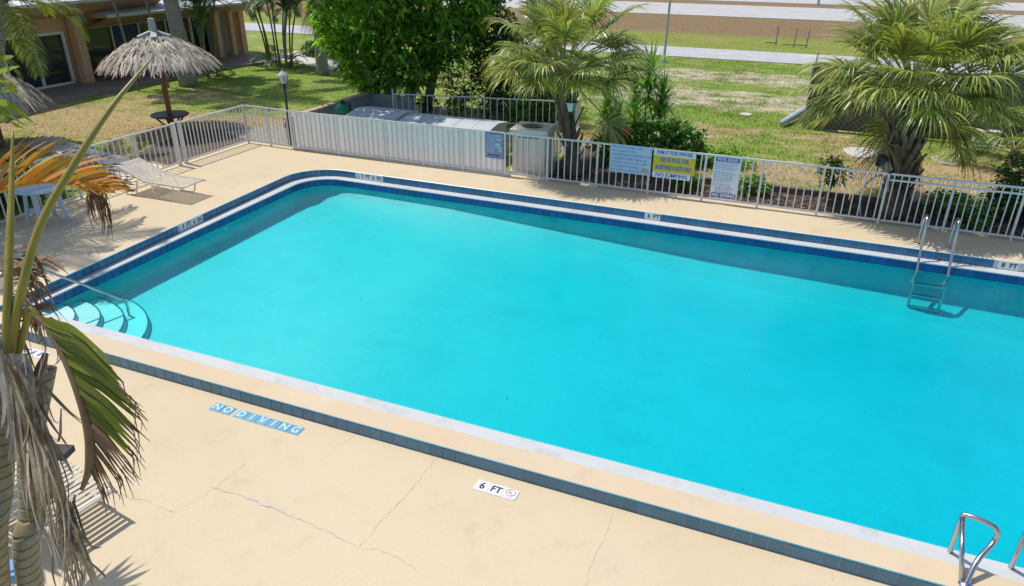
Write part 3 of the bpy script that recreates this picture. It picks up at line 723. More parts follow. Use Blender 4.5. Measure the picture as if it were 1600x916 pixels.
for k in range(22):
    x = -6.91; lim = -6.74 if k > 3 else -6.54
    while x < lim: wl = rr.uniform(.02, .05); mb.box((x + wl / 2, 15.0397, .94 - k * .019), (wl, .002, .007)); x += wl + .01
for c in ((-6.61, .84, .13, .03), (-6.64, .73, .12, .06), (-6.60, .66, .11, .05), (-6.57, .59, .07, .04), (-6.66, .66, .05, .04)): mb.box((c[0], 15.0397, c[1]), (c[2], .002, c[3]))
o = mb.build('pale_print', M_sbg, s4); o['kind'] = 'stuff'

# ================================================================== POOL FITTINGS
def smooth_path(P, k=6):
    P = [Vector(p) for p in P]; out = []
    for i in range(len(P) - 1):
        p0 = P[max(i - 1, 0)]; p1 = P[i]; p2 = P[i + 1]; p3 = P[min(i + 2, len(P) - 1)]
        for j in range(k):
            t = j / k; out.append(.5 * ((2 * p1) + (p2 - p0) * t + (2 * p0 - 5 * p1 + 4 * p2 - p3) * t * t + (3 * p1 - p0 - 3 * p2 + p3) * t ** 3))
    out.append(P[-1]); return out
ld = thing('pool_ladder', 'steel pool ladder with two hooped rails on the far edge', 'pool ladder', (2.35, 14.1, 0))
for x in (2.11, 2.60):
    mb = MB(); mb.tube(smooth_path([(x, 14.24, 0), (x, 14.25, .3), (x, 14.22, .47), (x, 14.12, .585), (x, 13.99, .58), (x, 13.90, .46), (x, 13.83, .22), (x, 13.72, -.05), (x, 13.60, -.30), (x, 13.55, -.5), (x, 13.55, -1.0)]), .024, 10); rl = mb.build('rail', M_steel, ld, True)
    mb = MB(); mb.lathe([(0, .022), (.03, .02), (.055, .008), (.06, 0)], (x, 14.24, 0), 14); mb.build('escutcheon', M_steel, rl, True)
for z in (-.50, -.72, -.95):
    mb = MB(); mb.box((2.355, 13.55, z), (.46, .09, .025)); mb.build('tread', M_steel, ld)
def grab(label, dx):
    pA = atY(1504, 806, 6.12); pB = pA + Vector((.225, -.07, .01)); d = at(1509, 914, 0); foot = Vector((1.86, 6.255, -.32))
    t = thing('grab_rail', label, 'grab rail', (d.x + dx, d.y, 0), 'steel grab rails on the near kerb'); O = Vector((dx, 0, 0))
    mb = MB(); mid = pB + (d - pB) * .12
    P = [foot, foot.lerp(pA, .9), pA + Vector((.03, -.005, .02)), pA.lerp(pB, .85) + Vector((0, 0, .02)), pB + Vector((.035, -.02, -.02)), pB + Vector((.02, -.06, -.12)), pB.lerp(d, .6), d]
    mb.tube([p + O for p in smooth_path(P, 6)], .0235, 12); mb.build('hoop', M_steel, t, True)
    mb = MB(); e = Vector((d.x - .03, d.y + .02, 0)); mb.tube([pA + O + Vector((0, -.01, -.01)), e + O], .0215, 12); mb.build('post', M_steel, t, True)
    mb = MB(); mb.lathe([(0, .03), (.045, .022), (.06, 0)], d + O, 14); mb.build('escutcheon', M_steel, t, True)
grab('steel grab rail standing on near kerb, the left of the pair', 0)
grab('steel grab rail at the right edge, the right of the pair', .49)
hr = thing('step_handrail', 'steel handrail sloping from shaded deck into the corner steps', 'handrail', (-10.85, 5.75, 0))
mb = MB(); mb.tube(smooth_path([(-10.85, 5.75, 0), (-10.84, 5.8, .35), (-10.72, 5.98, .49), (-10.5, 6.3, .49), (-10.36, 6.5, .42), (-9.86, 7.2, -.25), (-9.81, 7.25, -.32), (-9.79, 7.27, -.42), (-9.79, 7.27, -.61)]), .022, 10); mb.build('rail', M_steel, hr, True)
pl = thing('pool_light', 'round underwater light low on the left pool wall', 'pool light', (-10.80, 10.6, -.40))
mb = MB(); mb.lathe([(0, .03), (.05, .028), (.085, .012), (.09, 0)], (0, 0, 0), 20); o = mb.build('lens', mat('pool_light_lens', (.62, .66, .42), None, rough=.3), pl, True, local=True); o.rotation_euler = (0, PI / 2, 0)

# ================================================================== LAMPS, POLES, EQUIPMENT
def lantern(t, c, s=1.0, tilt=Matrix.Identity(3), black=True):
    """four-sided tapering lantern hung on a post top; c = underside centre"""
    c = Vector(c); P = lambda x, y, z: c + tilt @ Vector((x * s, y * s, z * s))
    b = MB(); lo, hi, h = .055, .10, .21
    for i in range(4):
        a0 = PI / 4 + i * PI / 2; a1 = a0 + PI / 2
        p = [P(lo * 1.3 * math.cos(a0), lo * 1.3 * math.sin(a0), 0), P(lo * 1.3 * math.cos(a1), lo * 1.3 * math.sin(a1), 0), P(hi * 1.3 * math.cos(a1), hi * 1.3 * math.sin(a1), h), P(hi * 1.3 * math.cos(a0), hi * 1.3 * math.sin(a0), h)]
        g = MB(); g.add(p, [(0, 1, 2, 3)]); g.build('lamp_pane', M_glasslamp, t)
        b.bar(p[0], p[3], .014 * s); b.bar(p[0], p[1], .014 * s); b.bar(p[3], p[2], .016 * s)
    b.build('lamp_frame', M_black, t)
    b = MB(); r_ = [(.155, h - .005), (.13, h + .03), (.06, h + .085), (.035, h + .10), (.02, h + .12), (.012, h + .15), (.0, h + .16)]
    vs = []; n_ = 8
    for r0, z in r_:
        for j in range(n_): vs.append(P(r0 * math.cos(2 * PI * (j + .5) / n_), r0 * math.sin(2 * PI * (j + .5) / n_), z))
    b.add(vs, [(i * n_ + j, i * n_ + (j + 1) % n_, (i + 1) * n_ + (j + 1) % n_, (i + 1) * n_ + j) for i in range(len(r_) - 1) for j in range(n_)] + [tuple(range(n_))])
    b.build('lamp_cap', M_black if black else M_cap, t)
def lamp_post(label, base, top, s=1.0, tilt=Matrix.Identity(3), capblack=True):
    t = thing('lamp_post', label, 'lamp post', base)
    b = MB(); base = Vector(base); top = Vector(top)
    b.tube([base, base + (top - base) * .25, base + (top - base) * .26, top], [.045, .042, .033, .028], 10); b.tube([top - (top - base).normalized() * .03, top], [.05, .055], 10); b.build('pole', M_black, t, True)
    lantern(t, top, s, tilt, capblack)
lamp_post('black lamp post with pale glass lantern behind the gate by the lawn', (-12.78, 15.35, GZ), (-12.76, 15.35, 1.60), 1.0, capblack=False)
lamp_post('black lamp post standing against the left cabbage palm trunk', (-4.98, 15.45, GZ), (-5.02, 15.40, 1.55), 1.05)
d_ = Vector((1.42, 15.45, 1.0)) - Vector((2.35, 15.55, .0))
tl = Vector((0, 0, 1)).rotation_difference(d_.normalized()).to_matrix()
lamp_post('black lamp post leaning against the right cabbage palm', (2.35, 15.55, GZ), (1.50, 15.45, .98), 1.15, tl)
pp = at(1037, 98, GZ); t = thing('sign_pole', 'thin grey pole standing beside the service road', 'pole', pp)
b = MB(); b.tube([pp, pp + Vector((.05, 0, 4.8))], .055, 8); b.lathe([(.0, .12), (.12, .12), (.13, 0)], pp, 8); b.build('pole', M_pole, t)
b = MB(); b.box(pp + Vector((.05, 0, 4.5)), (.6, .03, .5)); b.build('plate', M_pole, t)
p3 = at(1278, 9, GZ); t = thing('marker_post', 'short grey post on the verge beyond the highway', 'post', p3); b = MB(); b.tube([p3, p3 + Vector((0, 0, 1.6))], .10, 8); b.box(p3 + Vector((0, 0, 1.65)), (.24, .1, .12)); b.build('pole', M_pole, t)
for i, (q, hh) in enumerate((((1212, 71), 1.0), ((1240, 74), .95), ((1259, 75), .95))):
    p = at(*q, GZ); t = thing('stake', 'thin stake in the dry median grass, ' + ('leftmost of three', 'middle of three', 'rightmost of three')[i], 'stake', p, 'stakes in the median grass')
    b = MB(); b.tube([p, p + Vector((.03 * i, 0, hh))], .03, 6); b.build('stick', M_wire, t)
    b = MB(); b.box(p + Vector((-.25, 0, .12)), (.6, .05, .05)); b.build('crosspiece', M_wire, t)
# air conditioner
ac = thing('air_conditioner', 'beige air conditioner with round top fan behind the fence', 'air conditioner', (-6.0, 15.72, 0))
cx, cy, W_, D_, Hh = -6.03, 15.72, .78, .74, 1.0; rz = .10
def acp(x, y, z): return (cx + x * math.cos(rz) - y * math.sin(rz), cy + x * math.sin(rz) + y * math.cos(rz), z)
b = MB(); b.box(acp(0, 0, .02), (W_ + .12, D_ + .12, .14), rz); b.build('pad', M_conc, ac)
b = MB(); b.box(acp(0, 0, .55), (W_ - .05, D_ - .05, .92), rz); b.build('core', M_dark, ac)
for i in range(6):
    x = -W_ / 2 + .065 + i * (W_ - .13) / 5
    b = MB(); b.box(acp(x, -D_ / 2, .52), (.122, .035, .82), rz); b.build('louvre', M_beige, ac)
    b = MB(); b.box(acp(W_ / 2, -D_ / 2 + .065 + i * (D_ - .13) / 5, .52), (.035, .07, .82), rz); b.build('louvre', M_beige, ac)
b = MB()
b.box(acp(0, 0, .10), (W_ + .03, D_ + .03, .05), rz); b.build('base_frame', M_beige, ac); b = MB()
n_ = 32; ro = .27; vs = []
for zz, rr_ in ((1.075, ro + .01), (1.075, ro), (1.0, ro - .02)):
    for j in range(n_): a = 2 * PI * j / n_; vs.append(acp(rr_ * math.cos(a), rr_ * math.sin(a), zz))
sq = []
for zz, k_ in ((1.07, 1), (1.06, 1.03), (.93, 1.03)):
    for j in range(n_):
        a = 2 * PI * j / n_; m_ = max(abs(math.cos(a)), abs(math.sin(a))); sq.append(acp((W_ / 2 + .04) * k_ * math.cos(a) / m_, (D_ / 2 + .04) * k_ * math.sin(a) / m_, zz))
vs += sq
def ringf(a, c): return [(a * n_ + j, a * n_ + (j + 1) % n_, c * n_ + (j + 1) % n_, c * n_ + j) for j in range(n_)]
b.add(vs, ringf(3, 0) + ringf(0, 1) + ringf(1, 2) + ringf(4, 3) + ringf(5, 4)); b.build('top_cover', M_beige, ac)
b = MB(); 
for k in range(5): 
    rr_ = .05 + k * .05; b.tube([acp(rr_ * math.cos(a), rr_ * math.sin(a), 1.06 + .02 * (1 - k / 5)) for a in np.linspace(0, 2 * PI, 25)], .004, 4, cap=False)
for k in range(8): a = k * PI / 4; b.tube([acp(.02 * math.cos(a), .02 * math.sin(a), 1.08), acp(.27 * math.cos(a), .27 * math.sin(a), 1.06)], .004, 4)
b.build('fan_guard', M_wire, ac)
for k in range(3):
    a = k * 2 * PI / 3 + .4; b = MB(); q = [acp(.04 * math.cos(a - .3), .04 * math.sin(a - .3), .99), acp(.24 * math.cos(a - .1), .24 * math.sin(a - .1), .98), acp(.24 * math.cos(a + .55), .24 * math.sin(a + .55), 1.01), acp(.04 * math.cos(a + .8), .04 * math.sin(a + .8), 1.01)]
    b.add(q, [(0, 1, 2, 3)]); b.build('fan_blade', M_box, ac)
b = MB(); b.box(acp(0, -D_ / 2 - .02, .885), (.56, .012, .085), rz); pt_ = b.build('label_plate', M_swhite, ac)
b = MB(); x = -.24
for wl in (.05, .03, .06, .04, .07, .05, .06, .03): 
    if x < .22: b.box(acp(x + wl / 2, -D_ / 2 - .0275, .885), (wl, .004, .034), rz); x += wl + .014
b.build('print', M_sblue, pt_)
# equipment housings with white lids
def housing(label, x0, x1, y0, y1, z1, ridge):
    t = thing('equipment_housing', label, 'equipment housing', ((x0 + x1) / 2, (y0 + y1) / 2, 0))
    b = MB(); b.box(((x0 + x1) / 2, (y0 + y1) / 2, z1 / 2 - .05), (x1 - x0 - .08, y1 - y0 - .08, z1)); b.build('body', M_box, t)
    ym = (y0 + y1) / 2; b = MB()
    pr = [(y0, z1 - .06), (y0, z1), (ym - .05, z1 + ridge), (ym + .05, z1 + ridge), (y1, z1), (y1, z1 - .06)]
    n_ = 5
    for k in range(n_):
        xa = x0 + (x1 - x0) * k / n_ + .006; xb = x0 + (x1 - x0) * (k + 1) / n_ - .006
        b = MB(); vs = [(xa, y, z) for y, z in pr] + [(xb, y, z) for y, z in pr]
        b.add(vs, [(j, (j + 1) % 6, 6 + (j + 1) % 6, 6 + j) for j in range(6)] + [tuple(range(6))[::-1], tuple(range(6, 12))]); b.build('lid_panel', M_lid, t)
housing('white lidded equipment housing, the smaller left one under the tree', -11.45, -9.95, 15.95, 17.3, .78, .09)
housing('long white lidded equipment housing beside the air conditioner', -9.75, -7.2, 15.75, 17.0, .80, .08)
fp = thing('pool_filter', 'round green pool filter by the grey low wall', 'filter', (-12.2, 17.0, 0))
b = MB(); b.lathe([(.0, .95), (.1, .94), (.2, .88), (.235, .78), (.235, .2), (.2, .1), (0, .08)], (-12.2, 17.0, -.1), 20); b.build('tank', M_green, fp, True)
b = MB(); b.lathe([(0, 1.05), (.05, 1.04), (.06, .93)], (-12.2, 17.0, -.1), 12); b.tube([(-12.2, 17, .9), (-11.9, 16.9, .9), (-11.85, 16.88, .3)], .03, 8); b.build('valve', M_black, fp)
# timber edging and hose arch behind the right fence
te = thing('timber_edging', 'dark timber edging along the back of the mulch bed', 'garden edging', (0, 16.5, GZ))
for i in range(5):
    x = -1.9 + i * 1.9; b = MB(); b.box((x, 16.5 + .02 * (i % 2), GZ + .07), (1.86, .1, .15), random.uniform(-.012, .012)); b.build('timber', M_timber, te)
ha = thing('bent_pipe', 'bent grey pipe arch rising beside the right lamp post', 'pipe', (1.05, 15.3, 0))
b = MB(); b.tube(smooth_path([atY(1345, 345, 15.22), atY(1344, 310, 15.22), atY(1352, 290, 15.22), atY(1368, 276, 15.22), atY(1385, 278, 15.22), atY(1388, 300, 15.22)]), .017, 8); b.build('tube', M_pole, ha, True)
# enclosure with chain-link in front of dark screening
ce = thing('chain_link_fence', 'dark screened chain-link enclosure behind the right cabbage palm', 'fence', (2.0, 23.2, GZ))
xa, xb, yy, hh = -.32, 5.6, 23.15, 1.8
b = MB(); b.box(((xa + xb) / 2, yy + .06, hh / 2), (xb - xa, .03, hh)); b.box((xa + .02, yy + 1.6, hh / 2), (.03, 3.0, hh)); b.build('screen', M_screen, ce)
b = MB(); st = .16; k = int((xb - xa + hh) / st)
for i in range(k):
    for sg in (1, -1):
        x0 = xa - hh + i * st if sg > 0 else xa + i * st
        a0, a1 = max(x0, xa), None
        P0 = Vector((x0, yy, 0)); P1 = Vector((x0 + sg * hh, yy, hh))
        lo, hi_ = 0.0, 1.0
        for (px_, qx_) in ((P0.x, P1.x),):
            dx = qx_ - px_
            t0, t1 = sorted(((xa - px_) / dx, (xb - px_) / dx)); lo = max(lo, t0); hi_ = min(hi_, t1)
        if hi_ - lo > .03: b.bar(P0.lerp(P1, lo), P0.lerp(P1, hi_), .011)
o = b.build('wire_mesh', M_wire, ce); o['kind'] = 'stuff'
for x in (xa, 1.6, 3.6, xb): 
    b = MB(); b.tube([(x, yy - .02, 0), (x, yy - .02, hh)], .03, 8); b.build('post', M_wire, ce)
b = MB(); b.tube([(xa, yy - .02, hh), (xb, yy - .02, hh)], .024, 8); b.build('top_rail', M_wire, ce)
cp = thing('drain_pipe', 'pale blue grey pipe lying on grass left of the enclosure', 'pipe', at(1235, 190, GZ))
b = MB(); b.tube([at(1222, 192, .08), at(1240, 182, .14), at(1262, 170, .16)], [.08, .11, .13], 14); b.build('tube', M_pipe, cp, True)
ub = thing('utility_box', 'small grey utility box on the lawn at right', 'box', at(1537, 228, GZ))
p = at(1537, 232, GZ); b = MB(); b.box((p.x, p.y + .2, .15), (.58, .4, .42), .1); b.build('body', M_box, ub); b = MB(); b.box((p.x, p.y + .2, .385), (.62, .44, .05), .1); b.build('lid', M_conc, ub)

# ================================================================== FURNITURE
tb_ = thing('patio_table', 'round pale blue plastic table by the left fence', 'table', (-13.35, 8.75, 0))
c = Vector((-13.37, 8.75))
b = MB(); b.lathe([(0, .70), (.40, .70), (.425, .69), (.43, .67), (.40, .655), (0, .655)], (c.x, c.y, 0), 28); b.build('table_top', M_bluesheet, tb_)
for a in (.6, .6 + PI / 2, .6 + PI, .6 + 1.5 * PI):
    b = MB(); b.bar((c.x + .26 * math.cos(a), c.y + .26 * math.sin(a), .66), (c.x + .36 * math.cos(a), c.y + .36 * math.sin(a), 0), .075, .05); b.build('leg', M_bluesheet, tb_)
for a in (.6, .6 + PI / 2):
    b = MB(); b.bar((c.x + .32 * math.cos(a), c.y + .32 * math.sin(a), .27 + .02 * (a > 1)), (c.x - .32 * math.cos(a), c.y - .32 * math.sin(a), .27 + .02 * (a > 1)), .05, .03); b.build('stretcher', M_bluesheet, tb_)
def lounge(label, loc, rz, back=35, group=None, L=1.85, Wd=.62, hz=.33):
    """strap chaise: x along its length (foot at +x), tube frame, straps across"""
    t = thing('chaise_lounge', label, 'chaise lounge', loc, group, rz)
    xh = -.10; Lb = .78; ca, sa = math.cos(R(back)), math.sin(R(back))
    b = MB()
    for s in (-1, 1):
        y = s * Wd / 2
        b.tube([(xh, y, hz), (L - .95, y, hz), (L - .90, y, hz - .02)], .016, 8); b.tube([(xh, y, hz), (xh - Lb * ca, y, hz + Lb * sa)], .016, 8)
    b.tube([(L - .93, -Wd / 2, hz), (L - .93, Wd / 2, hz)], .016, 8); b.tube([(xh - Lb * ca, -Wd / 2, hz + Lb * sa), (xh - Lb * ca, Wd / 2, hz + Lb * sa)], .016, 8); b.tube([(xh, -Wd / 2, hz), (xh, Wd / 2, hz)], .014, 8)
    b.build('frame', M_frame, t, True, local=True)
    for x0, x1 in ((.1, .62), (-.75, -.35)):
        for s in (-1, 1):
            y = s * (Wd / 2 + .012); b = MB(); b.tube([(x0 - .03, y, hz), (x0 + .06, y, .05), (x0 + .1, y, .018), (x1 - .1, y, .018), (x1 - .04, y, .05), (x1 + .05, y, hz - .01)], .015, 8); b.build('leg', M_frame, t, True, local=True)
    ns = 15; sb = MB(); sb.box((0, 0, 0), (.042, Wd + .03, .005)); sp = sb.build('strap', M_strap, t, local=True); sm = sp.data; first = sp
    k = 0
    for i in range(ns):
        x = xh + .04 + (L - .93 - xh - .07) * i / (ns - 1)
        o = first if k == 0 else inst(sm, t, (0, 0, 0), name='strap'); k += 1; o.location = (x, 0, hz + .017)
    for i in range(13):
        q = .05 + (Lb - .09) * i / 12; o = inst(sm, t, (xh - q * ca, 0, hz + q * sa + .016), (0, R(back), 0), name='strap')
    return t
lounge('cream strap chaise lounge with raised back by the left fence', (-12.7, 10.92, 0), R(1), 21)
lg = lounge('white strap chaise lounge under the foreground palm', (-6.62, 3.35, -.155), R(-8), 8, L=1.9, Wd=.68)
bg_ = thing('tote_bag', 'dark fabric bag lying on the foreground chaise lounge', 'bag', (-6.9, 3.72, .2))
b = MB(); b.lathe([(0, .18), (.09, .16), (.14, .09), (.13, .02), (0, 0)], (-6.92, 3.70, .20), 12); b.build('bag_body', M_bag, bg_, True)
b = MB(); b.tube([(-6.98, 3.7, .34), (-6.96, 3.66, .45), (-6.88, 3.66, .45), (-6.86, 3.7, .34)], .012, 6); b.build('handle', M_bag, bg_)
tw = thing('folded_towel', 'dark folded towel at the head of the foreground chaise lounge', 'towel', (-6.5, 3.82, .2))
b = MB(); b.box((-6.55, 3.70, .235), (.26, .16, .07), .3); b.build('cloth', M_bag, tw)
bt = thing('beach_towel', 'blue cloth at the bottom left behind palm trunks', 'towel', at(14, 905, .1)); p = at(14, 905, .12)
b = MB(); b.box((p.x, p.y, .2), (.26, .2, .05), .4); b.box((p.x + .01, p.y, .24), (.24, .18, .03), .45); b.build('cloth', M_blueitem, bt)
# thatched umbrellas
def thatch_umbrella(label, c, h0, h1, rad, table=True, seed=1):
    t = thing('thatched_umbrella', label, 'umbrella', (c[0], c[1], GZ)); rr = random.Random(seed); cx, cy = c
    b = MB(); b.tube([(cx, cy, GZ), (cx, cy, h1 + .05)], .075, 10); b.build('post', M_post, t)
    b = MB(); b.lathe([(.03, h1 + .02), (rad * .5, (h0 + h1) / 2 + .06), (rad * .93, h0 + .05), (rad * .9, h0 + .02), (rad * .45, (h0 + h1) / 2 - .03), (.05, h1 - .08)], (cx, cy, 0), 32); b.build('canopy_core', M_thatchin, t)
    b = MB()
    for q in range(2600):
        u = math.sqrt(rr.uniform(.004, 1)); a = rr.uniform(0, 2 * PI); r0 = rad * u * .97; L = rr.uniform(.2, .36) * (1 if u > .3 else .6)
        prof = lambda r_: h1 + (h0 - h1) * (r_ / rad) ** 1.0 + .10 * math.sin(PI * min(1, r_ / rad))
        lift = rr.uniform(.015, .13); aj = a + rr.uniform(-.16, .16) / max(u, .25) * .5
        pts = []
        for k in range(4):
            f = k / 3; r_ = r0 + L * f * .86; ang = a + (aj - a) * f; z = (prof(r_) if r_ < rad else h0 - (r_ - rad) * .8) + lift * (1 - .5 * f) - (.03 * f * f if r_ > rad * .9 else 0)
            pts.append((cx + r_ * math.cos(ang), cy + r_ * math.sin(ang), z))
        wv = rr.uniform(.022, .06); sd = Vector((-math.sin(a), math.cos(a), rr.uniform(-.5, .5))).normalized()
        b.ribbon(pts, [wv, wv, wv * .8, wv * .25], sd)
    o = b.build('thatch', M_thatch, t); o['kind'] = 'stuff'
    b = MB()
    for a in np.linspace(0, 2 * PI, 11)[:-1]: b.bar((cx, cy, h1 - .05), (cx + rad * .92 * math.cos(a), cy + rad * .92 * math.sin(a), h0 + .04), .03)
    b.build('rafters', M_post, t)
    b = MB(); b.tube([(cx, cy, h1 - .02), (cx, cy, h1 + .46)], [.115, .085], 12); b.build('finial', M_cap, t)
    for k, a in enumerate(np.linspace(.5, 2 * PI + .5, 6)[:-1]):
        b = MB(); b.bar((cx + .04 * math.cos(a), cy + .04 * math.sin(a), h1 + .12), (cx + .42 * math.cos(a), cy + .42 * math.sin(a), h1 - .01), .15, .08); b.build('ridge_board', M_cap, t)
    if table:
        b = MB(); b.lathe([(0, .40), (.50, .40), (.52, .385), (.52, .36), (.5, .345), (0, .345)], (cx, cy, 0), 28); b.build('table_top', M_table, t)
        for a in np.linspace(.3, 2 * PI + .3, 6)[:-1]:
            b = MB(); b.tube(smooth_path([(cx + .06 * math.cos(a), cy + .06 * math.sin(a), .03), (cx + .22 * math.cos(a), cy + .22 * math.sin(a), .12), (cx + .40 * math.cos(a), cy + .40 * math.sin(a), .34)], 4), .025, 6); b.build('bracket', M_post, t)
thatch_umbrella('thatched umbrella with red brown post and round brown table on the lawn', (-17.22, 15.62), 1.80, 2.52, 1.45, True, 3)
thatch_umbrella('thatched umbrella half hidden by fronds at the left edge', (-19.75, 12.3), 1.10, 1.95, 1.25, False, 4)

# ================================================================== MOTEL BUILDING
mb_ = thing('motel_building', 'tan motel building with sloping brown eaves and dark glass doors', 'building', (-27, 22, GZ))
def bpart(name, m, fn, parent=mb_, smooth=False):
    b = MB(); fn(b); return b.build(name, m, parent, smooth)
bpart('porch_slab', M_porch, lambda b: b.prism([(-30, 12), (-23.5, 12), (-23.5, 24.6), (-22.6, 27.2), (-24.4, 28.2), (-30, 28.2)], GZ - .1, .06))
bpart('wall', M_tan, lambda b: (b.box((-26.0, 13.0, 1.3), (.2, 9, 2.6)), b.box((-25.95, 17.4, 2.18), (.18, 5.6, .72)), b.box((-25.97, 19.75, 1.0), (.14, .86, 2.0)), b.box((-26.9, 20.0, 1.1), (.1, 12.0, 2.2)), b.box((-25.9, 24.6, 2.10), (.22, 8.6, .45)), b.box((-28.5, 28.6, 1.2), (5.0, .2, 2.4)), b.box((-26.3, 28.7, 1.2), (.9, .3, 2.4))))
def door_set(y0, y1, zt, x=-25.85, n_=2):
    fr = bpart('sliding_door', M_white, lambda b: (b.box((x, (y0 + y1) / 2, zt + .05), (.10, y1 - y0, .10)), b.box((x, (y0 + y1) / 2, .09), (.12, y1 - y0, .08)), *[b.box((x + .005, y0 + (y1 - y0) * k / n_, zt / 2 + .1), (.10, .09, zt - .1)) for k in range(n_ + 1)]))
    for k in range(n_):
        ya, yb = y0 + (y1 - y0) * k / n_, y0 + (y1 - y0) * (k + 1) / n_
        bpart('pane', M_window, lambda b: b.box((x - .03, (ya + yb) / 2, zt / 2 + .1), (.02, yb - ya - .09, zt - .12)), fr)
door_set(14.2, 16.6, 1.78); door_set(17.0, 19.35, 1.80)
fr2 = bpart('window', M_white, lambda b: [b.box((-26.15, y, 1.0), (.06, .05, 1.8)) for y in (20.3, 21.7, 23.0, 24.4, 25.8, 27.2)])
for ya, yb in ((20.35, 21.65), (21.75, 22.95), (23.05, 24.35), (24.45, 25.75), (25.85, 27.15)):
    bpart('pane', M_window, lambda b: b.box((-26.2, (ya + yb) / 2, 1.0), (.02, yb - ya, 1.85)), fr2)
bpart('curtain', mat('navy_panel', (.02, .045, .09), (.03, .06, .11), 2, .7), lambda b: b.box((-26.12, 22.3, 1.35), (.03, 1.1, 1.1)))
for y, w_ in ((19.72, .34), (26.66, .26), (27.55, .24)): bpart('column', M_tan, lambda b: b.box((-25.55, y, 1.2), (w_, w_, 2.4)))
bpart('grey_wall', M_gwall, lambda b: b.box((-25.9, 27.0, .9), (.15, 1.0, 1.8)))
# upper roof: wedge with soffit sloping up and outward
def wedge(b, e0, e1, w0, w1, zt, th, zb):
    (x0, y0), (x1, y1), (a0, b0), (a1, b1) = e0, e1, w0, w1
    vs = [(x0, y0, zt), (x1, y1, zt), (a1, b1, zt + .45), (a0, b0, zt + .45), (x0, y0, zt - th), (x1, y1, zt - th), (a1, b1, zb), (a0, b0, zb)]
    b.add(vs, [(0, 1, 2, 3)], 0); b.add(vs, [(0, 4, 5, 1)], 0); b.add(vs, [(4, 7, 6, 5), (1, 5, 6, 2), (0, 3, 7, 4)], 1)
bpart('upper_roof', [M_roof, M_soffit], lambda b: wedge(b, (-23.5, 10), (-24.9, 23.6), (-30, 10), (-30, 26), 2.98, .10, 2.35))
bpart('upper_soffit', M_soffit, lambda b: b.add([(-23.52, 10, 2.875), (-24.9, 23.6, 2.875), (-25.86, 23.6, 2.36), (-25.86, 10, 2.36)], [(0, 3, 2, 1)]))
bpart('lower_roof', [M_roof, M_soffit], lambda b: wedge(b, (-24.5, 20.3), (-24.3, 29.2), (-30, 20.6), (-30, 30), 2.40, .09, 2.0))
bpart('lower_soffit', M_soffit, lambda b: b.add([(-24.52, 20.3, 2.305), (-24.32, 29.2, 2.305), (-25.78, 29.2, 1.9), (-25.78, 20.3, 1.9)], [(0, 3, 2, 1)]))
rc = thing('porch_chair', 'small red chair on the porch beside the tan column', 'chair', (-25.0, 20.45, .06))
b = MB(); b.box((-25.0, 20.45, .32), (.42, .42, .06)); b.build('seat', M_red, rc)
b = MB(); b.box((-25.2, 20.45, .55), (.05, .42, .45)); b.build('backrest', M_red, rc)
for sx in (-.17, .17):
    for sy in (-.17, .17): b = MB(); b.box((-25.0 + sx, 20.45 + sy, .17), (.04, .04, .25)); b.build('leg', M_red, rc)

# ================================================================== PLANTS
UP = Vector((0, 0, 1))
def blade_pts(p0, d, L, droop, k=4, curl=0):
    """points of a strip that starts along d and bends towards the ground"""
    p = Vector(p0); d = Vector(d).normalized(); out = [p.copy()]
    for i in range(k):
        d = (d - UP * droop / k * (.15 + 2.3 * (i / k) ** 1.4)).normalized(); p = p + d * (L / k); out.append(p.copy())
    return out
def fan_leaf(elev, pet, Rb, nseg, seed, droop=1.0, m=None, wk=1.0, name='frond', spread=118):
    """cabbage palm leaf: arching petiole and a folded fan of drooping strips, growing towards +x"""
    rr = random.Random(seed); b = MB(); k = 6
    e = R(elev); p = Vector((0, 0, 0)); pts = [p.copy()]
    for i in range(k):
        e -= R(26 / k) * (1 if elev > -20 else .4); p = p + Vector((math.cos(e), 0, math.sin(e))) * pet / k; pts.append(p.copy())
    b.tube(pts, [.024, .02, .017, .014, .012, .011, .010], 5, m=1)
    d = (pts[-1] - pts[-2]).normalized(); nrm = Vector((-d.z, 0, d.x)); side = Vector((0, 1, 0))
    for i in range(nseg):
        a = R(-spread + 2 * spread * (i + .5) / nseg) + rr.uniform(-.03, .03)
        q = abs(a) / R(spread); L = Rb * (1.0 - .28 * q * q) * rr.uniform(.86, 1.08)
        dr = (d * math.cos(a) + side * math.sin(a) + nrm * (.22 * abs(math.sin(a)) + .10)).normalized()
        base = pts[-1] + d * (.14 * Rb * (1 - q)) * (1 if abs(a) < PI / 2 else .3)
        P = blade_pts(base, dr, L, droop * rr.uniform(.75, 1.35), 5)
        w0 = wk * L * 2 * R(spread) / nseg
        ws = [.012, w0 * .26, w0 * .42, w0 * .36, w0 * .20, .003]
        sd = dr.cross(nrm).normalized(); tw = rr.uniform(-.5, .5); sd = (sd + nrm * tw).normalized()
        b.ribbon(P, ws, sd)
    o = b.build(name, [m, M_petiole]); me = o.data; bpy.data.objects.remove(o); return me
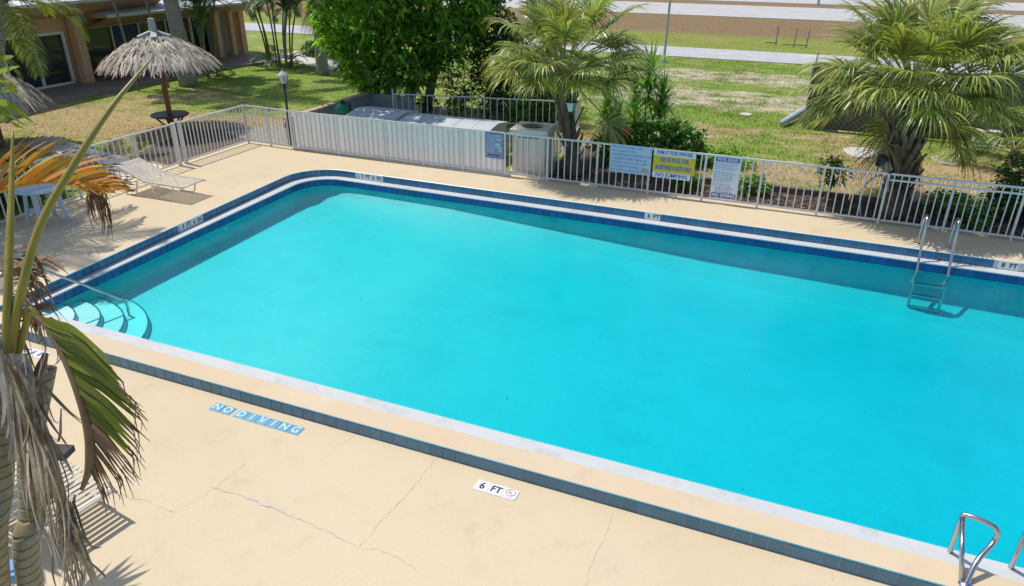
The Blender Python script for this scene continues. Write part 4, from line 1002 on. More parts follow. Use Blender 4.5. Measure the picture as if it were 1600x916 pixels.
def pinnate(L, nleaf, leafL, elev, bend, seed, m, lw=.035, droop=1.2, name='frond', vang=25, base=.12, ragged=0):
    rr = random.Random(seed); b = MB(); k = 14; e = R(elev); p = Vector((0, 0, 0)); pts = [p.copy()]
    for i in range(k): e -= R(bend) / k * (.5 + i / k); p = p + Vector((math.cos(e), 0, math.sin(e))) * L / k; pts.append(p.copy())
    b.tube(pts, [.022 * (1 - .8 * i / k) + .003 for i in range(k + 1)], 5)
    for i in range(nleaf):
        f = base + (1 - base) * (i + .5) / nleaf; x = f * k; j = min(int(x), k - 1); q = pts[j].lerp(pts[j + 1], x - j); d = (pts[j + 1] - pts[j]).normalized(); nrm = Vector((-d.z, 0, d.x))
        ll = leafL * (math.sin(PI * (f * .82 + .12)) ** .6) * rr.uniform(.85, 1.1)
        for s in (-1, 1):
            if ragged and rr.random() < ragged: continue
            fw = .55 + .5 * f
            dr = (Vector((0, s, 0)) + d * fw + nrm * math.tan(R(vang)) * rr.uniform(.5, 1.2)).normalized()
            P = blade_pts(q, dr, ll, droop * rr.uniform(.7, 1.3), 4)
            sd = (dr.cross(nrm) * s + nrm * rr.uniform(-.3, .3)).normalized()
            b.ribbon(P, [lw * .5, lw, lw * .9, lw * .6, .003], sd)
    o = b.build(name, m); me = o.data; bpy.data.objects.remove(o); return me
def trunk(par, pts, rads, m, name='trunk', n=12):
    b = MB(); b.tube(smooth_path(pts, 5), list(np.interp(np.linspace(0, 1, (len(pts) - 1) * 5 + 1), np.linspace(0, 1, len(rads)), rads)), n); return b.build(name, m, par, True)

# cabbage palms ------------------------------------------------------
FANS = []
for i, el in enumerate((84, 70, 56, 42, 28, 14, 0, -16)):
    FANS.append([fan_leaf(el, 1.05, .86, 46, 100 + i * 7 + j, droop=1.15 + .25 * j + (.3 if el < 30 else 0), m=M_leafsab, wk=1.12, spread=118) for j in range(2)])
DEADFAN = [fan_leaf(el, .7, .75, 30, 300 + el, droop=1.6, m=M_leafdead, wk=.6, name='dead_frond', spread=95) for el in (-50, -66, -75)]
def cabbage_palm(label, base, top, n, sc, r0, boots, seed, dead=3, emin=-1, skip=None):
    t = thing('cabbage_palm', label, 'palm tree', base, 'cabbage palms behind the far fence'); rr = random.Random(seed); base = Vector(base); top = Vector(top)
    trunk(t, [base, base.lerp(top, .35), base.lerp(top, .7), top], [r0 * 1.25, r0, r0 * .95, r0 * .8], M_bark2)
    if boots:
        bb = MB(); bb.add([(-.05, -.0, -.1), (.05, 0, -.1), (.055, .05, -.1), (-.055, .05, -.1), (-.022, .20, .30), (.022, .20, .30), (.022, .225, .28), (-.022, .225, .28)], [(0, 1, 5, 4), (2, 3, 7, 6), (0, 4, 7, 3), (1, 2, 6, 5), (4, 5, 6, 7), (0, 3, 2, 1)]); bo = bb.build('leaf_base', M_boot); bme = bo.data; bpy.data.objects.remove(bo)
        for i in range(boots):
            f = .12 + .86 * i / boots; c = base.lerp(top, f) - base; a = i * 2.4 + rr.uniform(-.2, .2); k = .75 + .75 * f
            inst(bme, t, (c.x + r0 * .75 * math.cos(a), c.y + r0 * .75 * math.sin(a), c.z), (rr.uniform(-.15, .25), rr.uniform(-.1, .1), a - PI / 2), (k, k * rr.uniform(.8, 1.2), k * rr.uniform(.8, 1.15)), name='leaf_base')
    for i in range(n):
        f = (i + .5) / n; cls = min(7, int(7.4 * (f ** .9))); 
        a = i * 2.39996 + rr.uniform(-.25, .25); s = sc * rr.uniform(.82, 1.14) * (1 - .15 * (cls == 0)) * (.80 if math.sin(a) < -.35 else 1)
        if cls >= 5 and (math.sin(a) < -.25 or (base.x < 0 and math.cos(a) < -.3)): cls = 4
        inst(FANS[cls][i % 2], t, (top.x - base.x + .08 * math.cos(a), top.y - base.y + .08 * math.sin(a), top.z - base.z + .25 * (1 - f) - .1), (rr.uniform(-.3, .3), rr.uniform(-.26, .2), a), (s, s, s), name='frond')
    for i in range(dead):
        a = i * 2.1 + seed; inst(DEADFAN[i % 3], t, (top.x - base.x, top.y - base.y, top.z - base.z - .15), (0, 0, a), (sc, sc, sc), name='dead_frond')
    return t
cabbage_palm('cabbage palm with lamp post at its trunk, left one behind the fence', (-5.05, 15.95, GZ), (-5.45, 16.0, 2.2), 58, 1.12, .165, 16, 11, 0)
cabbage_palm('big cabbage palm with boot covered trunk, right one behind the fence', (1.78, 15.85, GZ), (1.62, 15.95, 2.3), 78, 1.2, .20, 95, 23, 2)
# low fan palm at the right edge
def low_fan(label, base, n, sc, seed):
    t = thing('fan_palm', label, 'palm', base); rr = random.Random(seed)
    b = MB(); b.tube([base, Vector(base) + UP * .35], [.16, .12], 8); b.build('trunk', M_bark2, t)
    for i in range(n): s = sc * rr.uniform(.8, 1.1); inst(FANS[1 + i % 5][i % 2], t, (0, 0, .3), (0, 0, i * 2.4), (s, s, s), name='frond')
low_fan('low dark fan palm at the right edge of the lot', (4.7, 21.2, GZ), 16, 1.05, 5)

ofp = thing('fan_palm', 'young fan palm left of the foreground lounge throwing a spiky leaf shadow', 'palm', (-6.75, 2.55, -.155))
b = MB(); b.tube([(-6.75, 2.55, -.155), (-6.7, 2.6, 2.1)], [.09, .07], 8); b.build('trunk', M_bark2, ofp)
STIFF = fan_leaf(6, .55, .62, 22, 512, droop=.12, m=M_leafsab, wk=1.5, spread=165)
for k, (a, sx) in enumerate(((.32, 1.0), (2.2, .9), (3.6, .9), (4.9, .8))): inst(STIFF, ofp, (.05, .05, 2.25), (0, .1, a), (sx, sx, sx), name='frond')
# tall trunks, areca clumps, far left palm ----------------------------
CO = [pinnate(2.6, 46, .62, el, bend, 40 + i, M_leafcoco, .034, 1.3) for i, (el, bend) in enumerate(((70, 70), (48, 85), (25, 90), (2, 80), (-20, 55)))]
def feather_palm(label, base, top, rads, n, sc, seed, group=None, m=None, f0=0.0):
    t = thing('feather_palm', label, 'palm tree', base, group); rr = random.Random(seed); base = Vector(base); top = Vector(top)
    trunk(t, [base, base.lerp(top, .3) + Vector((.05, 0, 0)), base.lerp(top, .7) + Vector((.04, 0, 0)), top], rads, m or M_ringpale)
    for i in range(n):
        f = (i + .5) / n; cls = min(4, int(5 * f)); a = f0 + i * 2.39996 + rr.uniform(-.2, .2); s = sc * rr.uniform(.88, 1.1)
        inst(CO[cls], t, (top.x - base.x, top.y - base.y, top.z - base.z), (rr.uniform(-.2, .2), 0, a), (s, s, s), name='frond')
    return t
feather_palm('feather palm at the left edge shading the deck and table', (-16.6, 7.2, GZ), (-15.5, 8.05, 4.3), [.16, .13, .11, .10], 30, 1.03, 3)
feather_palm('tall grey trunked palm rising above the frame behind thatched umbrella', (-22.0, 21.1, GZ), (-22.3, 21.0, 7.0), [.36, .27, .24, .22], 17, 1.35, 8)
feather_palm('tall slim palm on the lawn left of the green tree', (-18.9, 25.2, GZ), (-19.1, 25.2, 6.6), [.27, .2, .18, .17], 15, 1.2, 9)
feather_palm('palm beside the thatched umbrella at the left picture edge', (-19.9, 12.0, GZ), (-18.4, 12.5, 3.6), [.16, .13, .11, .1], 15, .85, 21)
AR = [pinnate(1.35, 30, .36, el, bend, 60 + i, M_leafareca, .026, 1.0) for i, (el, bend) in enumerate(((72, 60), (50, 90), (25, 100)))]
def areca(label, base, n, spread, seed, hmin=2.2, hmax=3.6):
    t = thing('areca_palm', label, 'palm', base, 'areca palm clumps by the motel'); rr = random.Random(seed); base = Vector(base)
    for i in range(n):
        a = rr.uniform(0, 2 * PI); r = spread * math.sqrt(rr.random()); h = rr.uniform(hmin, hmax); p = base + Vector((r * math.cos(a), r * math.sin(a), 0)); q = p + Vector((math.cos(a) * r * .9, math.sin(a) * r * .9, h))
        b = MB(); b.tube(smooth_path([p, p.lerp(q, .5) + UP * .1 - Vector((math.cos(a), math.sin(a), 0)) * .08, q], 3), .035, 6); b.build('stem', M_greenleaf if i % 3 else M_ringpale, t)
        for k in range(6): s = rr.uniform(.8, 1.15); inst(AR[k % 3], t, q - base, (0, 0, a + k * 1.05 + rr.uniform(-.3, .3)), (s, s, s), name='frond')
    for k in range(16):
        a = rr.uniform(0, 2 * PI); s = rr.uniform(.55, .85); inst(AR[k % 2 + 1], t, (spread * .8 * math.cos(a), spread * .8 * math.sin(a), rr.uniform(.0, .6)), (0, 0, a), (s, s, s), name='frond')
areca('areca clump with dark stems beside the grey palm trunk', (-22.6, 22.6, GZ), 9, .5, 31)
areca('areca clump with dense dark base by the rear path', (-21.9, 26.2, GZ), 11, .6, 32)
for i, (q, hh, lean) in enumerate((((232, 40), 4.2, -.6), ((262, 60), 4.0, -.5))):
    p = at(262 + 22 * i, 122 - 4 * i, GZ); p = Vector((-22.9 + .5 * i, 19.6 + .9 * i, GZ)); t = thing('bare_stem', ('left', 'right')[i] + ' of two thin leaning stems behind the umbrella top', 'stem', p, 'thin leaning stems behind the umbrella')
    b = MB(); b.tube(smooth_path([p, p + Vector((lean * .4, .05, hh * .5)), p + Vector((lean, .1, hh))], 4), [.045] * 9, 7); b.build('stem', M_bark, t)
    for k in range(5): inst(AR[k % 3], t, (lean, .1, hh), (0, 0, k * 1.3 + i), (1, 1, 1), name='frond')
# ragged cabbage palm with hanging dead leaves
rg = thing('cabbage_palm', 'ragged cabbage palm with hanging brown leaves left of the green tree', 'palm tree', (-21.6, 29.6, GZ)); base = Vector((-21.6, 29.6, GZ)); top = Vector((-21.4, 29.6, 3.6))
trunk(rg, [base, base.lerp(top, .5), top], [.26, .22, .2], M_bark2)
for i in range(18): inst(FANS[2 + i % 6][i % 2], rg, top - base, (0, 0, i * 2.4), (1.15,) * 3, name='frond')
for i in range(14): inst(DEADFAN[i % 3], rg, top - base - UP * .1, (0, 0, i * 2.4 + .4), (1.9, 1.9, 2.1), name='dead_frond')

# broad-leaved tree ---------------------------------------------------
def leaf_cloud(name, clusters, per, L, Wd, m, par, seed, spread=.22, upb=.25, downtip=.35):
    g = np.random.default_rng(seed); n = len(clusters) * per
    C = np.repeat(np.asarray(clusters, float), per, 0)
    th = g.uniform(0, 2 * np.pi, n); ph = g.normal(.15, .45, n)
    d = np.stack([np.cos(th) * np.cos(ph), np.sin(th) * np.cos(ph), np.sin(ph) + upb * 0], 1)
    base = C + d * g.uniform(.0, spread, (n, 1)); l = L * g.uniform(.6, 1.25, (n, 1)); wd = Wd * g.uniform(.7, 1.2, (n, 1))
    side = np.cross(d, [0, 0, 1.0]); side /= np.linalg.norm(side, axis=1, keepdims=True) + 1e-9
    side = side + g.normal(0, .45, (n, 3)); side -= d * (side * d).sum(1, keepdims=True); side /= np.linalg.norm(side, axis=1, keepdims=True)
    tip = base + d * l - np.array([0, 0, 1]) * l * downtip * g.uniform(.3, 1.3, (n, 1)); mid = base + d * l * .5 + np.array([0, 0, 1]) * l * .06
    V = np.stack([base, mid - side * wd / 2, tip, mid + side * wd / 2], 1).reshape(-1, 3)
    i = np.arange(n) * 4; Fq = np.concatenate([np.stack([i, i + 1, i + 2], 1), np.stack([i, i + 2, i + 3], 1)])
    o = wloc(par); V = V - np.array(o)
    return mesh_np(name, V, Fq, m, par)
def shell_points(blobs, n, seed, inner=.35, noise=.18):
    g = np.random.default_rng(seed); out = []; vol = np.array([b[3] * b[4] * b[5] for b in blobs]) ** .67; vol /= vol.sum()
    while len(out) < n:
        b = blobs[g.choice(len(blobs), p=vol)]; v = g.normal(size=3); v /= np.linalg.norm(v); r = (inner + (1 - inner) * g.random() ** .45) * (1 + g.normal(0, noise * .4))
        p = np.array(b[:3]) + v * r * np.array(b[3:6]); 
        q = sum(1 for c in blobs if (((p - np.array(c[:3])) / np.array(c[3:6])) ** 2).sum() < .45)
        if q and g.random() < .75: continue
        out.append(p)
    return out
tr = thing('broadleaf_tree', 'large bright green leafy tree with several trunks behind the equipment', 'tree', (-12.6, 20.4, GZ))
for k, (a, b_, c_, r_) in enumerate((((-13.25, 20.4), (-13.5, 20.5), (-13.9, 20.6), .15), ((-12.75, 20.3), (-12.7, 20.4), (-12.6, 20.5), .19), ((-12.2, 20.5), (-11.9, 20.6), (-11.3, 20.9), .16), ((-11.6, 20.6), (-11.3, 20.8), (-10.6, 21.1), .13))):
    trunk(tr, [(a[0], a[1], GZ), (b_[0], b_[1], 1.3), (c_[0], c_[1], 3.4), (c_[0] * 1.5 - a[0] * .5, c_[1], 5.5)], [r_ * 1.2, r_, r_ * .7, r_ * .35], M_bark)
blobs = [(-13.6, 20.3, 3.2, 1.6, 1.5, 1.5), (-12.4, 19.0, 4.6, 2.0, 1.8, 1.9), (-12.3, 18.6, 6.6, 2.1, 2.0, 1.6), (-12.9, 17.0, 5.7, 1.9, 1.3, 1.2), (-14.0, 18.6, 5.4, 1.5, 1.5, 1.5), (-10.9, 20.6, 3.6, 1.5, 1.5, 1.5), (-13.4, 20.1, 1.9, 1.05, .9, .75), (-11.9, 19.8, 2.2, 1.1, 1.0, .8), (-13.0, 20.6, 5.6, 1.6, 1.6, 1.4), (-11.2, 20.6, 5.2, 1.5, 1.5, 1.3), (-10.3, 20.9, 2.9, .9, .9, .9), (-12.9, 19.6, 1.3, .7, .6, .6), (-11.6, 19.7, 1.6, .9, .7, .7), (-10.8, 20.0, 2.4, .9, .8, .9), (-13.6, 19.8, 1.5, .6, .6, .6), (-14.4, 20.4, 2.4, .8, .8, .9)]
leaf_cloud('crown', shell_points(blobs, 1900, 5, .3), 15, .25, .095, M_leaftree, tr, 6, .2, downtip=.55)
# darker shrubs behind / right of the tree, inside the yard and under the palm
def shrub(label, blobs, n, per, L, Wd, m, seed, stems=4, name='shrub', cat='shrub', group=None):
    b0 = blobs[0]; t = thing(name, label, cat, (b0[0], b0[1], GZ), group); rr = random.Random(seed)
    for k in range(stems):
        q = rr.choice(blobs); p = Vector((b0[0] + rr.uniform(-.15, .15), b0[1] + rr.uniform(-.15, .15), GZ))
        b = MB(); b.tube(smooth_path([p, p.lerp(Vector(q[:3]), .5) + Vector((rr.uniform(-.1, .1), 0, .1)), Vector(q[:3])], 3), [.03, .027, .024, .02, .018, .015, .012], 6); b.build('stem', M_bark, t)
    leaf_cloud('foliage', shell_points(blobs, n, seed), per, L, Wd, m, t, seed + 1, .12); return t
shrub('dark leafy shrub behind the rear fence right of the tree', [(-9.3, 21.6, 1.5, 1.2, .9, 1.1), (-8.3, 21.8, 1.1, 1.0, .8, .9), (-9.9, 21.7, 2.6, .9, .9, .9), (-8.7, 21.4, .6, 1.2, .7, .6)], 800, 9, .18, .08, M_leafbush, 41)
shrub('yellow green low shrub behind rear fence beside the palm', [(-7.6, 20.9, .5, .8, .6, .5), (-6.9, 20.8, .4, .6, .5, .4)], 150, 9, .15, .06, M_leaftree, 42)
shrub('brownish thin shrub in shade behind the rear fence', [(-10.6, 21.3, .8, .7, .6, .7)], 120, 8, .14, .05, M_leafbush, 43)
for k in range(5):
    x = -11.1 + k * .95; shrub(('first small plant from the left along the rear fence', 'second small plant from the left along the rear fence', 'middle small plant along the rear fence behind the long lid', 'fourth small plant from the left along the rear fence', 'rightmost small plant along the rear fence near the air conditioner')[k], [(x, 19.75 + .2 * k, .35, .3, .25, .35)], 34, 8, .16, .06, M_leaftree if k % 2 else M_leafbush, 60 + k, 2, 'yard_plant', 'plant', 'small plants along the rear fence')
# dracaena / yucca cluster
def spiky(nl, L, wd, seed, name='leaf_rosette'):
    rr = random.Random(seed); b = MB()
    for i in range(nl):
        f = i / nl; el = R(85 - 120 * f + rr.uniform(-8, 8)); a = i * 2.39996; d = Vector((math.cos(a) * math.cos(el), math.sin(a) * math.cos(el), math.sin(el)))
        P = blade_pts((0, 0, -.2 * f), d, L * rr.uniform(.8, 1.1), .75, 4); b.ribbon(P, [wd * .6, wd, wd * .85, wd * .5, .003], Vector((-math.sin(a), math.cos(a), 0)))
    o = b.build(name, M_leafyuc); me = o.data; bpy.data.objects.remove(o); return me
RO = [spiky(64, .66, .052, s) for s in (1, 2)]
def dracaena(label, base, heads):
    t = thing('dracaena', label, 'plant', base, 'dracaena plants beside the left cabbage palm'); base = Vector(base)
    for k, (dx, dy, h, s) in enumerate(heads):
        b = MB(); b.tube(smooth_path([base, base + Vector((dx * .4, dy * .4, h * .5)), base + Vector((dx, dy, h))], 3), .035, 6); b.build('stem', M_bark, t)
        inst(RO[k % 2], t, (dx, dy, h), (0, 0, k), (s, s, s), name='leaf_rosette')
        if h > 1: inst(RO[(k + 1) % 2], t, (dx * .9, dy * .9, h - .45), (0, 0, k + 1), (s * 1.0,) * 3, name='leaf_rosette')
dracaena('tall spiky dracaena between palm and hibiscus, the highest one', (-4.1, 18.7, GZ), ((.05, 0, 2.1, 1.25), (.42, .05, 1.45, 1.1), (-.3, .1, 1.5, 1.0)))
dracaena('narrow spiky dracaena just right of the palm trunk', (-4.95, 18.3, GZ), ((-.05, 0, 1.35, 1.0), (.25, .1, .8, .95)))
dracaena('low spiky dracaena at the fence below the others', (-4.35, 17.7, GZ), ((-.35, -.1, .85, 1.05), (.25, .0, 1.0, 1.05), (-.05, -.3, .5, .9)))
hb = shrub('hibiscus bush with one red flower behind the pool hours sign', [(-3.8, 17.9, .5, .7, .6, .5), (-3.0, 18.1, .42, .65, .5, .38), (-3.4, 17.5, .38, .55, .4, .35), (-3.2, 17.9, .7, .5, .4, .35), (-4.6, 17.4, .35, .5, .4, .35)], 330, 9, .17, .07, M_leafhib, 71, 5, 'hibiscus_bush', 'bush')
b = MB(); c = Vector((-4.07, 16.75, .96))
for k in range(5):
    a = k * 2 * PI / 5; d = Vector((math.cos(a) * .8, -.45, math.sin(a) * .8)).normalized(); s_ = d.cross(Vector((0, -1, 0))).normalized(); b.ribbon([c, c + d * .06, c + d * .12, c + d * .14], [.03, .09, .10, .04], s_)
b.tube([c, c + Vector((0, -.1, .02))], .008, 5); b.build('flower', M_flower, hb)
shrub('bright green ground plants spilling right of the hibiscus bush', [(-2.3, 18.0, .18, .7, .5, .22), (-1.8, 18.3, .14, .6, .5, .18)], 150, 8, .12, .05, M_leaftree, 73, 2)
shrub('dark green bush at the right edge behind the double rail fence', [(4.25, 16.6, .75, .75, .6, .75), (4.75, 16.5, .9, .7, .6, .85), (3.85, 16.5, .3, .4, .35, .35)], 420, 9, .13, .06, M_leafbush, 75, 5)
shrub('small sapling with thin grey stem in the mulch bed', [(.5, 16.2, .62, .28, .22, .3)], 60, 7, .10, .045, M_leafbush, 77, 2, 'sapling', 'sapling')
shrub('dark hedge shrub behind the left fence beside the blue table', [(-15.1, 8.7, .45, .7, .9, .5), (-15.2, 7.2, .5, .7, .9, .55), (-15.2, 9.7, .35, .6, .7, .42), (-16.4, 8.6, .5, .9, 1.2, .55)], 620, 9, .16, .07, M_leafbush, 81, 4)
for k, (x, y, r) in enumerate(((-1.0, 16.1, .22), (2.75, 16.2, .3), (-2.4, 16.0, .2), (3.2, 15.75, .2))):
    shrub('low green plant in the mulch bed ' + ('right of the pool rules sign', 'right of the big cabbage palm trunk', 'behind the swim sign', 'in front of the right edge bush')[k], [(x, y, r * .7, r * 1.3, r, r)], 46, 8, .12, .05, M_leafhib, 90 + k, 2, 'low_plant', 'plant', 'low plants in the mulch bed')
shrub('low dark plants at the rear path edge by ragged palm', [(-22.4, 29.2, .3, .5, .4, .35)], 60, 8, .2, .05, M_leafbush, 79, 2)

# grass blades and mulch chips ---------------------------------------
def inpoly(x, y, P):
    r = np.zeros(len(x), bool); j = len(P) - 1
    for i in range(len(P)):
        xi, yi = P[i]; xj, yj = P[j]; c = ((yi > y) != (yj > y)) & (x < (xj - xi) * (y - yi) / (yj - yi + 1e-12) + xi); r ^= c; j = i
    return r
def blades(name, n, x0, x1, y0, y1, h, wd, seed, avoid=()):
    g = np.random.default_rng(seed); x = g.uniform(x0, x1, n); y = y0 + (y1 - y0) * g.random(n) ** 1.25; keep = np.ones(n, bool)
    for P in avoid: keep &= ~inpoly(x, y, P)
    x, y = x[keep], y[keep]; n = len(x); dens = np.sin(x * 1.7 + np.sin(y * 1.1) * 2) * np.sin(y * 1.3 + 1.3 * np.sin(x * .8)); k2 = g.random(n) < .62 + .38 * dens; x, y = x[k2], y[k2]; n = len(x)
    sc = .7 + .6 * (np.sin(x * .9 + 1) * np.sin(y * .7) * .5 + .5); hh = h * g.uniform(.5, 1.4, n) * sc; a = g.uniform(0, 2 * np.pi, n); wv = wd * g.uniform(.6, 1.4, n); lx, ly = g.normal(0, .5, n) * hh, g.normal(0, .5, n) * hh
    P = np.zeros((n, 3, 3)); P[:, 0] = np.stack([x - np.cos(a) * wv, y - np.sin(a) * wv, np.full(n, GZ)], 1); P[:, 1] = np.stack([x + np.cos(a) * wv, y + np.sin(a) * wv, np.full(n, GZ)], 1); P[:, 2] = np.stack([x + lx, y + ly, GZ + hh], 1)
    i = np.arange(n) * 3; o = mesh_np(name, P.reshape(-1, 3), np.stack([i, i + 1, i + 2], 1), M_blade)
    setp(o, kind='stuff'); o['label'] = 'short grass growing over the ground'; o['category'] = 'grass'; return o
AV = [[(-19.6, 13.6), (-17.5, 13.05), (-14.3, 12.55), (-14.3, 11.25), (-16.2, 12.2), (-19.6, 12.6)], [(-13.9, 15.3), (-12.5, 15.3), (-12.9, 19.0), (-14.9, 17.2), (-15.6, 15.9)], [(-15.9, 13.0), (-14.25, 12.75), (-14.25, 15.9), (-15.2, 16.6), (-16.7, 15.6)],
      [(-24.2, 28.2), (-19.6, 26.4), (-16.2, 25.4), (-16.2, 26.6), (-19.8, 28.3), (-24.2, 30.3)], [(-30, 10), (-23.4, 10), (-23.4, 24.6), (-22.5, 27.2), (-24.4, 28.2), (-30, 28.2)], [(-6.3, 15.2), (9, 15.2), (9, 16.45), (-3.0, 16.5), (-4.2, 18.2), (-6.3, 18.4)], [(-12.8, 15), (-5.6, 15), (-6.3, 20.1), (-12.8, 19.4)]]
lot_grass = blades('lot_grass', 110000, -9, 10, 16.5, 36.3, .055, .011, 1, AV)
lawn_grass = blades('lawn_grass', 80000, -24, -11, 12.6, 36.2, .03, .011, 2, AV)
verge_grass = blades('verge_grass', 12000, -32, 12, 40.2, 58, .03, .02, 3)
lot_grass['label'] = 'patchy green and dry grass on the empty lot beyond the fence'; lawn_grass['label'] = 'mown lawn grass around the thatched umbrellas'; verge_grass['label'] = 'dry brown and green grass strip between the two roads'
g = np.random.default_rng(9); n = 9000; x = g.uniform(-5.6, 6, n); y = g.uniform(15.25, 16.45, n); c = np.stack([x, y, np.full(n, GZ + .02)], 1) + g.normal(0, .006, (n, 3)); u = g.normal(size=(n, 3)); u /= np.linalg.norm(u, axis=1, keepdims=True); u[:, 2] *= .4; v = g.normal(size=(n, 3)); v[:, 2] *= .4; v /= np.linalg.norm(v, axis=1, keepdims=True)
a_, b_ = u * g.uniform(.015, .05, (n, 1)), v * g.uniform(.008, .02, (n, 1)); V = np.stack([c - a_ - b_, c + a_ - b_, c + a_ + b_, c - a_ + b_], 1).reshape(-1, 3); i = np.arange(n) * 4
mc = mesh_np('mulch_chips', V, np.stack([i, i + 1, i + 2, i + 3], 1), M_mulchbit); setp(mc, 'loose dark mulch chips behind the far fence', 'mulch', kind='stuff')

# ================================================================== FOREGROUND PALM
fp_ = thing('clump_palm', 'close foreground palm clump with dead grey fronds and ringed trunks', 'palm tree', (-3.35, 1.0, -.155))
hub = atr(14, 560, 3.55)
trunk(fp_, [hub + Vector((0, 0, .12)), atr(4, 640, 3.55), atr(0, 760, 3.66), atr(-4, 930, 3.95), Vector((-3.45, 1.05, -.155))], [.04, .048, .048, .05, .065], M_ring)
trunk(fp_, [hub + Vector((.02, .12, -.1)), atr(48, 700, 3.72), atr(50, 800, 3.82), atr(50, 930, 4.05), Vector((-3.25, 1.25, -.155))], [.038, .046, .049, .050, .065], M_ring)
def stalk(P, r, m, name): b = MB(); pts = smooth_path(P, 5); b.tube(pts, list(np.interp(np.linspace(0, 1, len(pts)), np.linspace(0, 1, len(r)), r)), 8); return b.build(name, m, fp_, True)
stalk([atr(16, 570, 3.5), atr(24, 500, 3.45), atr(60, 360, 3.4), atr(120, 250, 3.42), atr(180, 160, 3.5), atr(242, 86, 3.62)], [.021, .018, .016, .0145, .011, .002], M_spear, 'spear_leaf')
stalk([atr(10, 570, 3.5), atr(12, 480, 3.45), atr(15, 380, 3.5), atr(18, 290, 3.6), atr(20, 205, 3.7)], [.019, .017, .015, .011, .004], M_spear, 'spear_leaf')
stalk([atr(26, 560, 3.5), atr(40, 510, 3.46), atr(46, 480, 3.42), atr(62, 500, 3.4)], [.016, .014, .012, .01], M_spear, 'petiole')
VIEW = CF
def ribbon_leaf(b, P, w, tw=.0, taper=(.35, 1, 1, .8, .45, .08)):
    pts = smooth_path(P, 3); k = len(pts); ws = list(np.interp(np.linspace(0, 1, k), np.linspace(0, 1, len(taper)), [w * q for q in taper])); sides = []
    for i in range(k):
        d = (pts[min(i + 1, k - 1)] - pts[max(i - 1, 0)]).normalized(); s = d.cross(VIEW); s = s.normalized() if s.length > .05 else CR; sides.append((s * math.cos(tw) + d.cross(s) * math.sin(tw)).normalized())
    b.ribbon(pts, ws, sides)
rr = random.Random(77)
# green hanging frond: rachis on its left, leaflets joined near the rachis and split at the tips
RA = [(46, 488, 3.42), (70, 508, 3.38), (96, 552, 3.34), (118, 605, 3.32), (134, 655, 3.33), (141, 700, 3.36), (138, 735, 3.4), (128, 765, 3.45)]
TIPS = [(178, 572), (193, 590), (197, 606), (208, 622), (213, 640), (217, 658), (216, 676), (212, 694), (208, 710), (204, 728), (196, 742), (186, 752), (176, 760), (166, 766), (155, 768)]
rp = [atr(*q) for q in RA]; rs = smooth_path(rp, 6)
b = MB(); b.tube(rs, list(np.interp(np.linspace(0, 1, len(rs)), [0, .4, .75, 1], [.009, .012, .020, .008])), 7); gf = b.build('frond_rachis', M_drybrown, fp_, True)
NL = 46
b = MB(); b2 = MB()
for i in range(NL):
    f = i / (NL - 1); s0 = rs[int((.10 + .74 * f) * (len(rs) - 1))]
    tq = f * (len(TIPS) - 1); j = min(int(tq), len(TIPS) - 2); tx = TIPS[j][0] + (TIPS[j + 1][0] - TIPS[j][0]) * (tq - j) + rr.uniform(-7, 7); ty = TIPS[j][1] + (TIPS[j + 1][1] - TIPS[j][1]) * (tq - j) + rr.uniform(-7, 7)
    r1 = 3.12 + .3 * f + rr.uniform(-.05, .05); e = atr(tx, ty, r1); mid = s0.lerp(e, .5) + UP * (.05 * (1 - f)) ; w = .031 * (1 - .35 * f)
    brown = f > .62
    ribbon_leaf(b2 if brown else b, [s0, s0.lerp(mid, .55), mid, mid.lerp(e, .6), e], w * (.5 if brown else 1), rr.uniform(-.35, .35), (.9, 1.15, 1.1, .75, .4, .08))
    # shredded brown ends
    if f > .12:
        e2 = e + CR * rr.uniform(-.01, .05) - CU * rr.uniform(.03, .1); b2.tube(smooth_path([mid.lerp(e, .75), e, e2], 2), [.004, .004, .003, .002, .001], 3)
b.build('green_leaflets', M_greenleaf, fp_); b2.build('dry_leaflets', M_drybrown, fp_)
# dead grey bundle hanging along the trunks
def hang(b, x0, y0, x1, y1, r0, r1, w, bow=0, tw=None):
    p, q = atr(x0, y0, r0), atr(x1, y1, r1); m1 = p.lerp(q, .35) + CR * bow * .6 + CU * abs(bow) * .2; m2 = p.lerp(q, .7) + CR * bow
    ribbon_leaf(b, [p, m1, m2, q], w, rr.uniform(-1, 1) if tw is None else tw, (.5, 1, .9, .7, .5, .15))
b = MB(); pts = smooth_path([atr(16, 575, 3.42), atr(52, 640, 3.4), atr(78, 720, 3.42), atr(100, 800, 3.5), atr(126, 860, 3.55), atr(152, 912, 3.62)], 5); b.tube(pts, [.03 + .012 * math.sin(i * .7) * .4 - .018 * i / len(pts) for i in range(len(pts))], 8); b.build('dead_rachis', M_grey, fp_, True)
b = MB()
for i in range(78):
    f = rr.random(); x0, y0 = 8 + 48 * f + rr.uniform(-10, 10), 555 + 95 * f + rr.uniform(-15, 15); L = rr.uniform(110, 270); x1 = x0 + rr.uniform(10, 62) * L / 200; 
    hang(b, x0, y0, x1, min(y0 + L, 935), 3.36 + rr.uniform(-.06, .1), 3.42 + rr.uniform(-.12, .18), rr.uniform(.005, .017), rr.uniform(-.03, .05))
for i in range(70):
    x0, y0 = rr.uniform(84, 118), rr.uniform(770, 850); hang(b, x0, y0, x0 + rr.uniform(-20, 50), y0 + rr.uniform(50, 130), 3.46, 3.55 + rr.uniform(-.05, .1), rr.uniform(.005, .014), rr.uniform(-.02, .03))
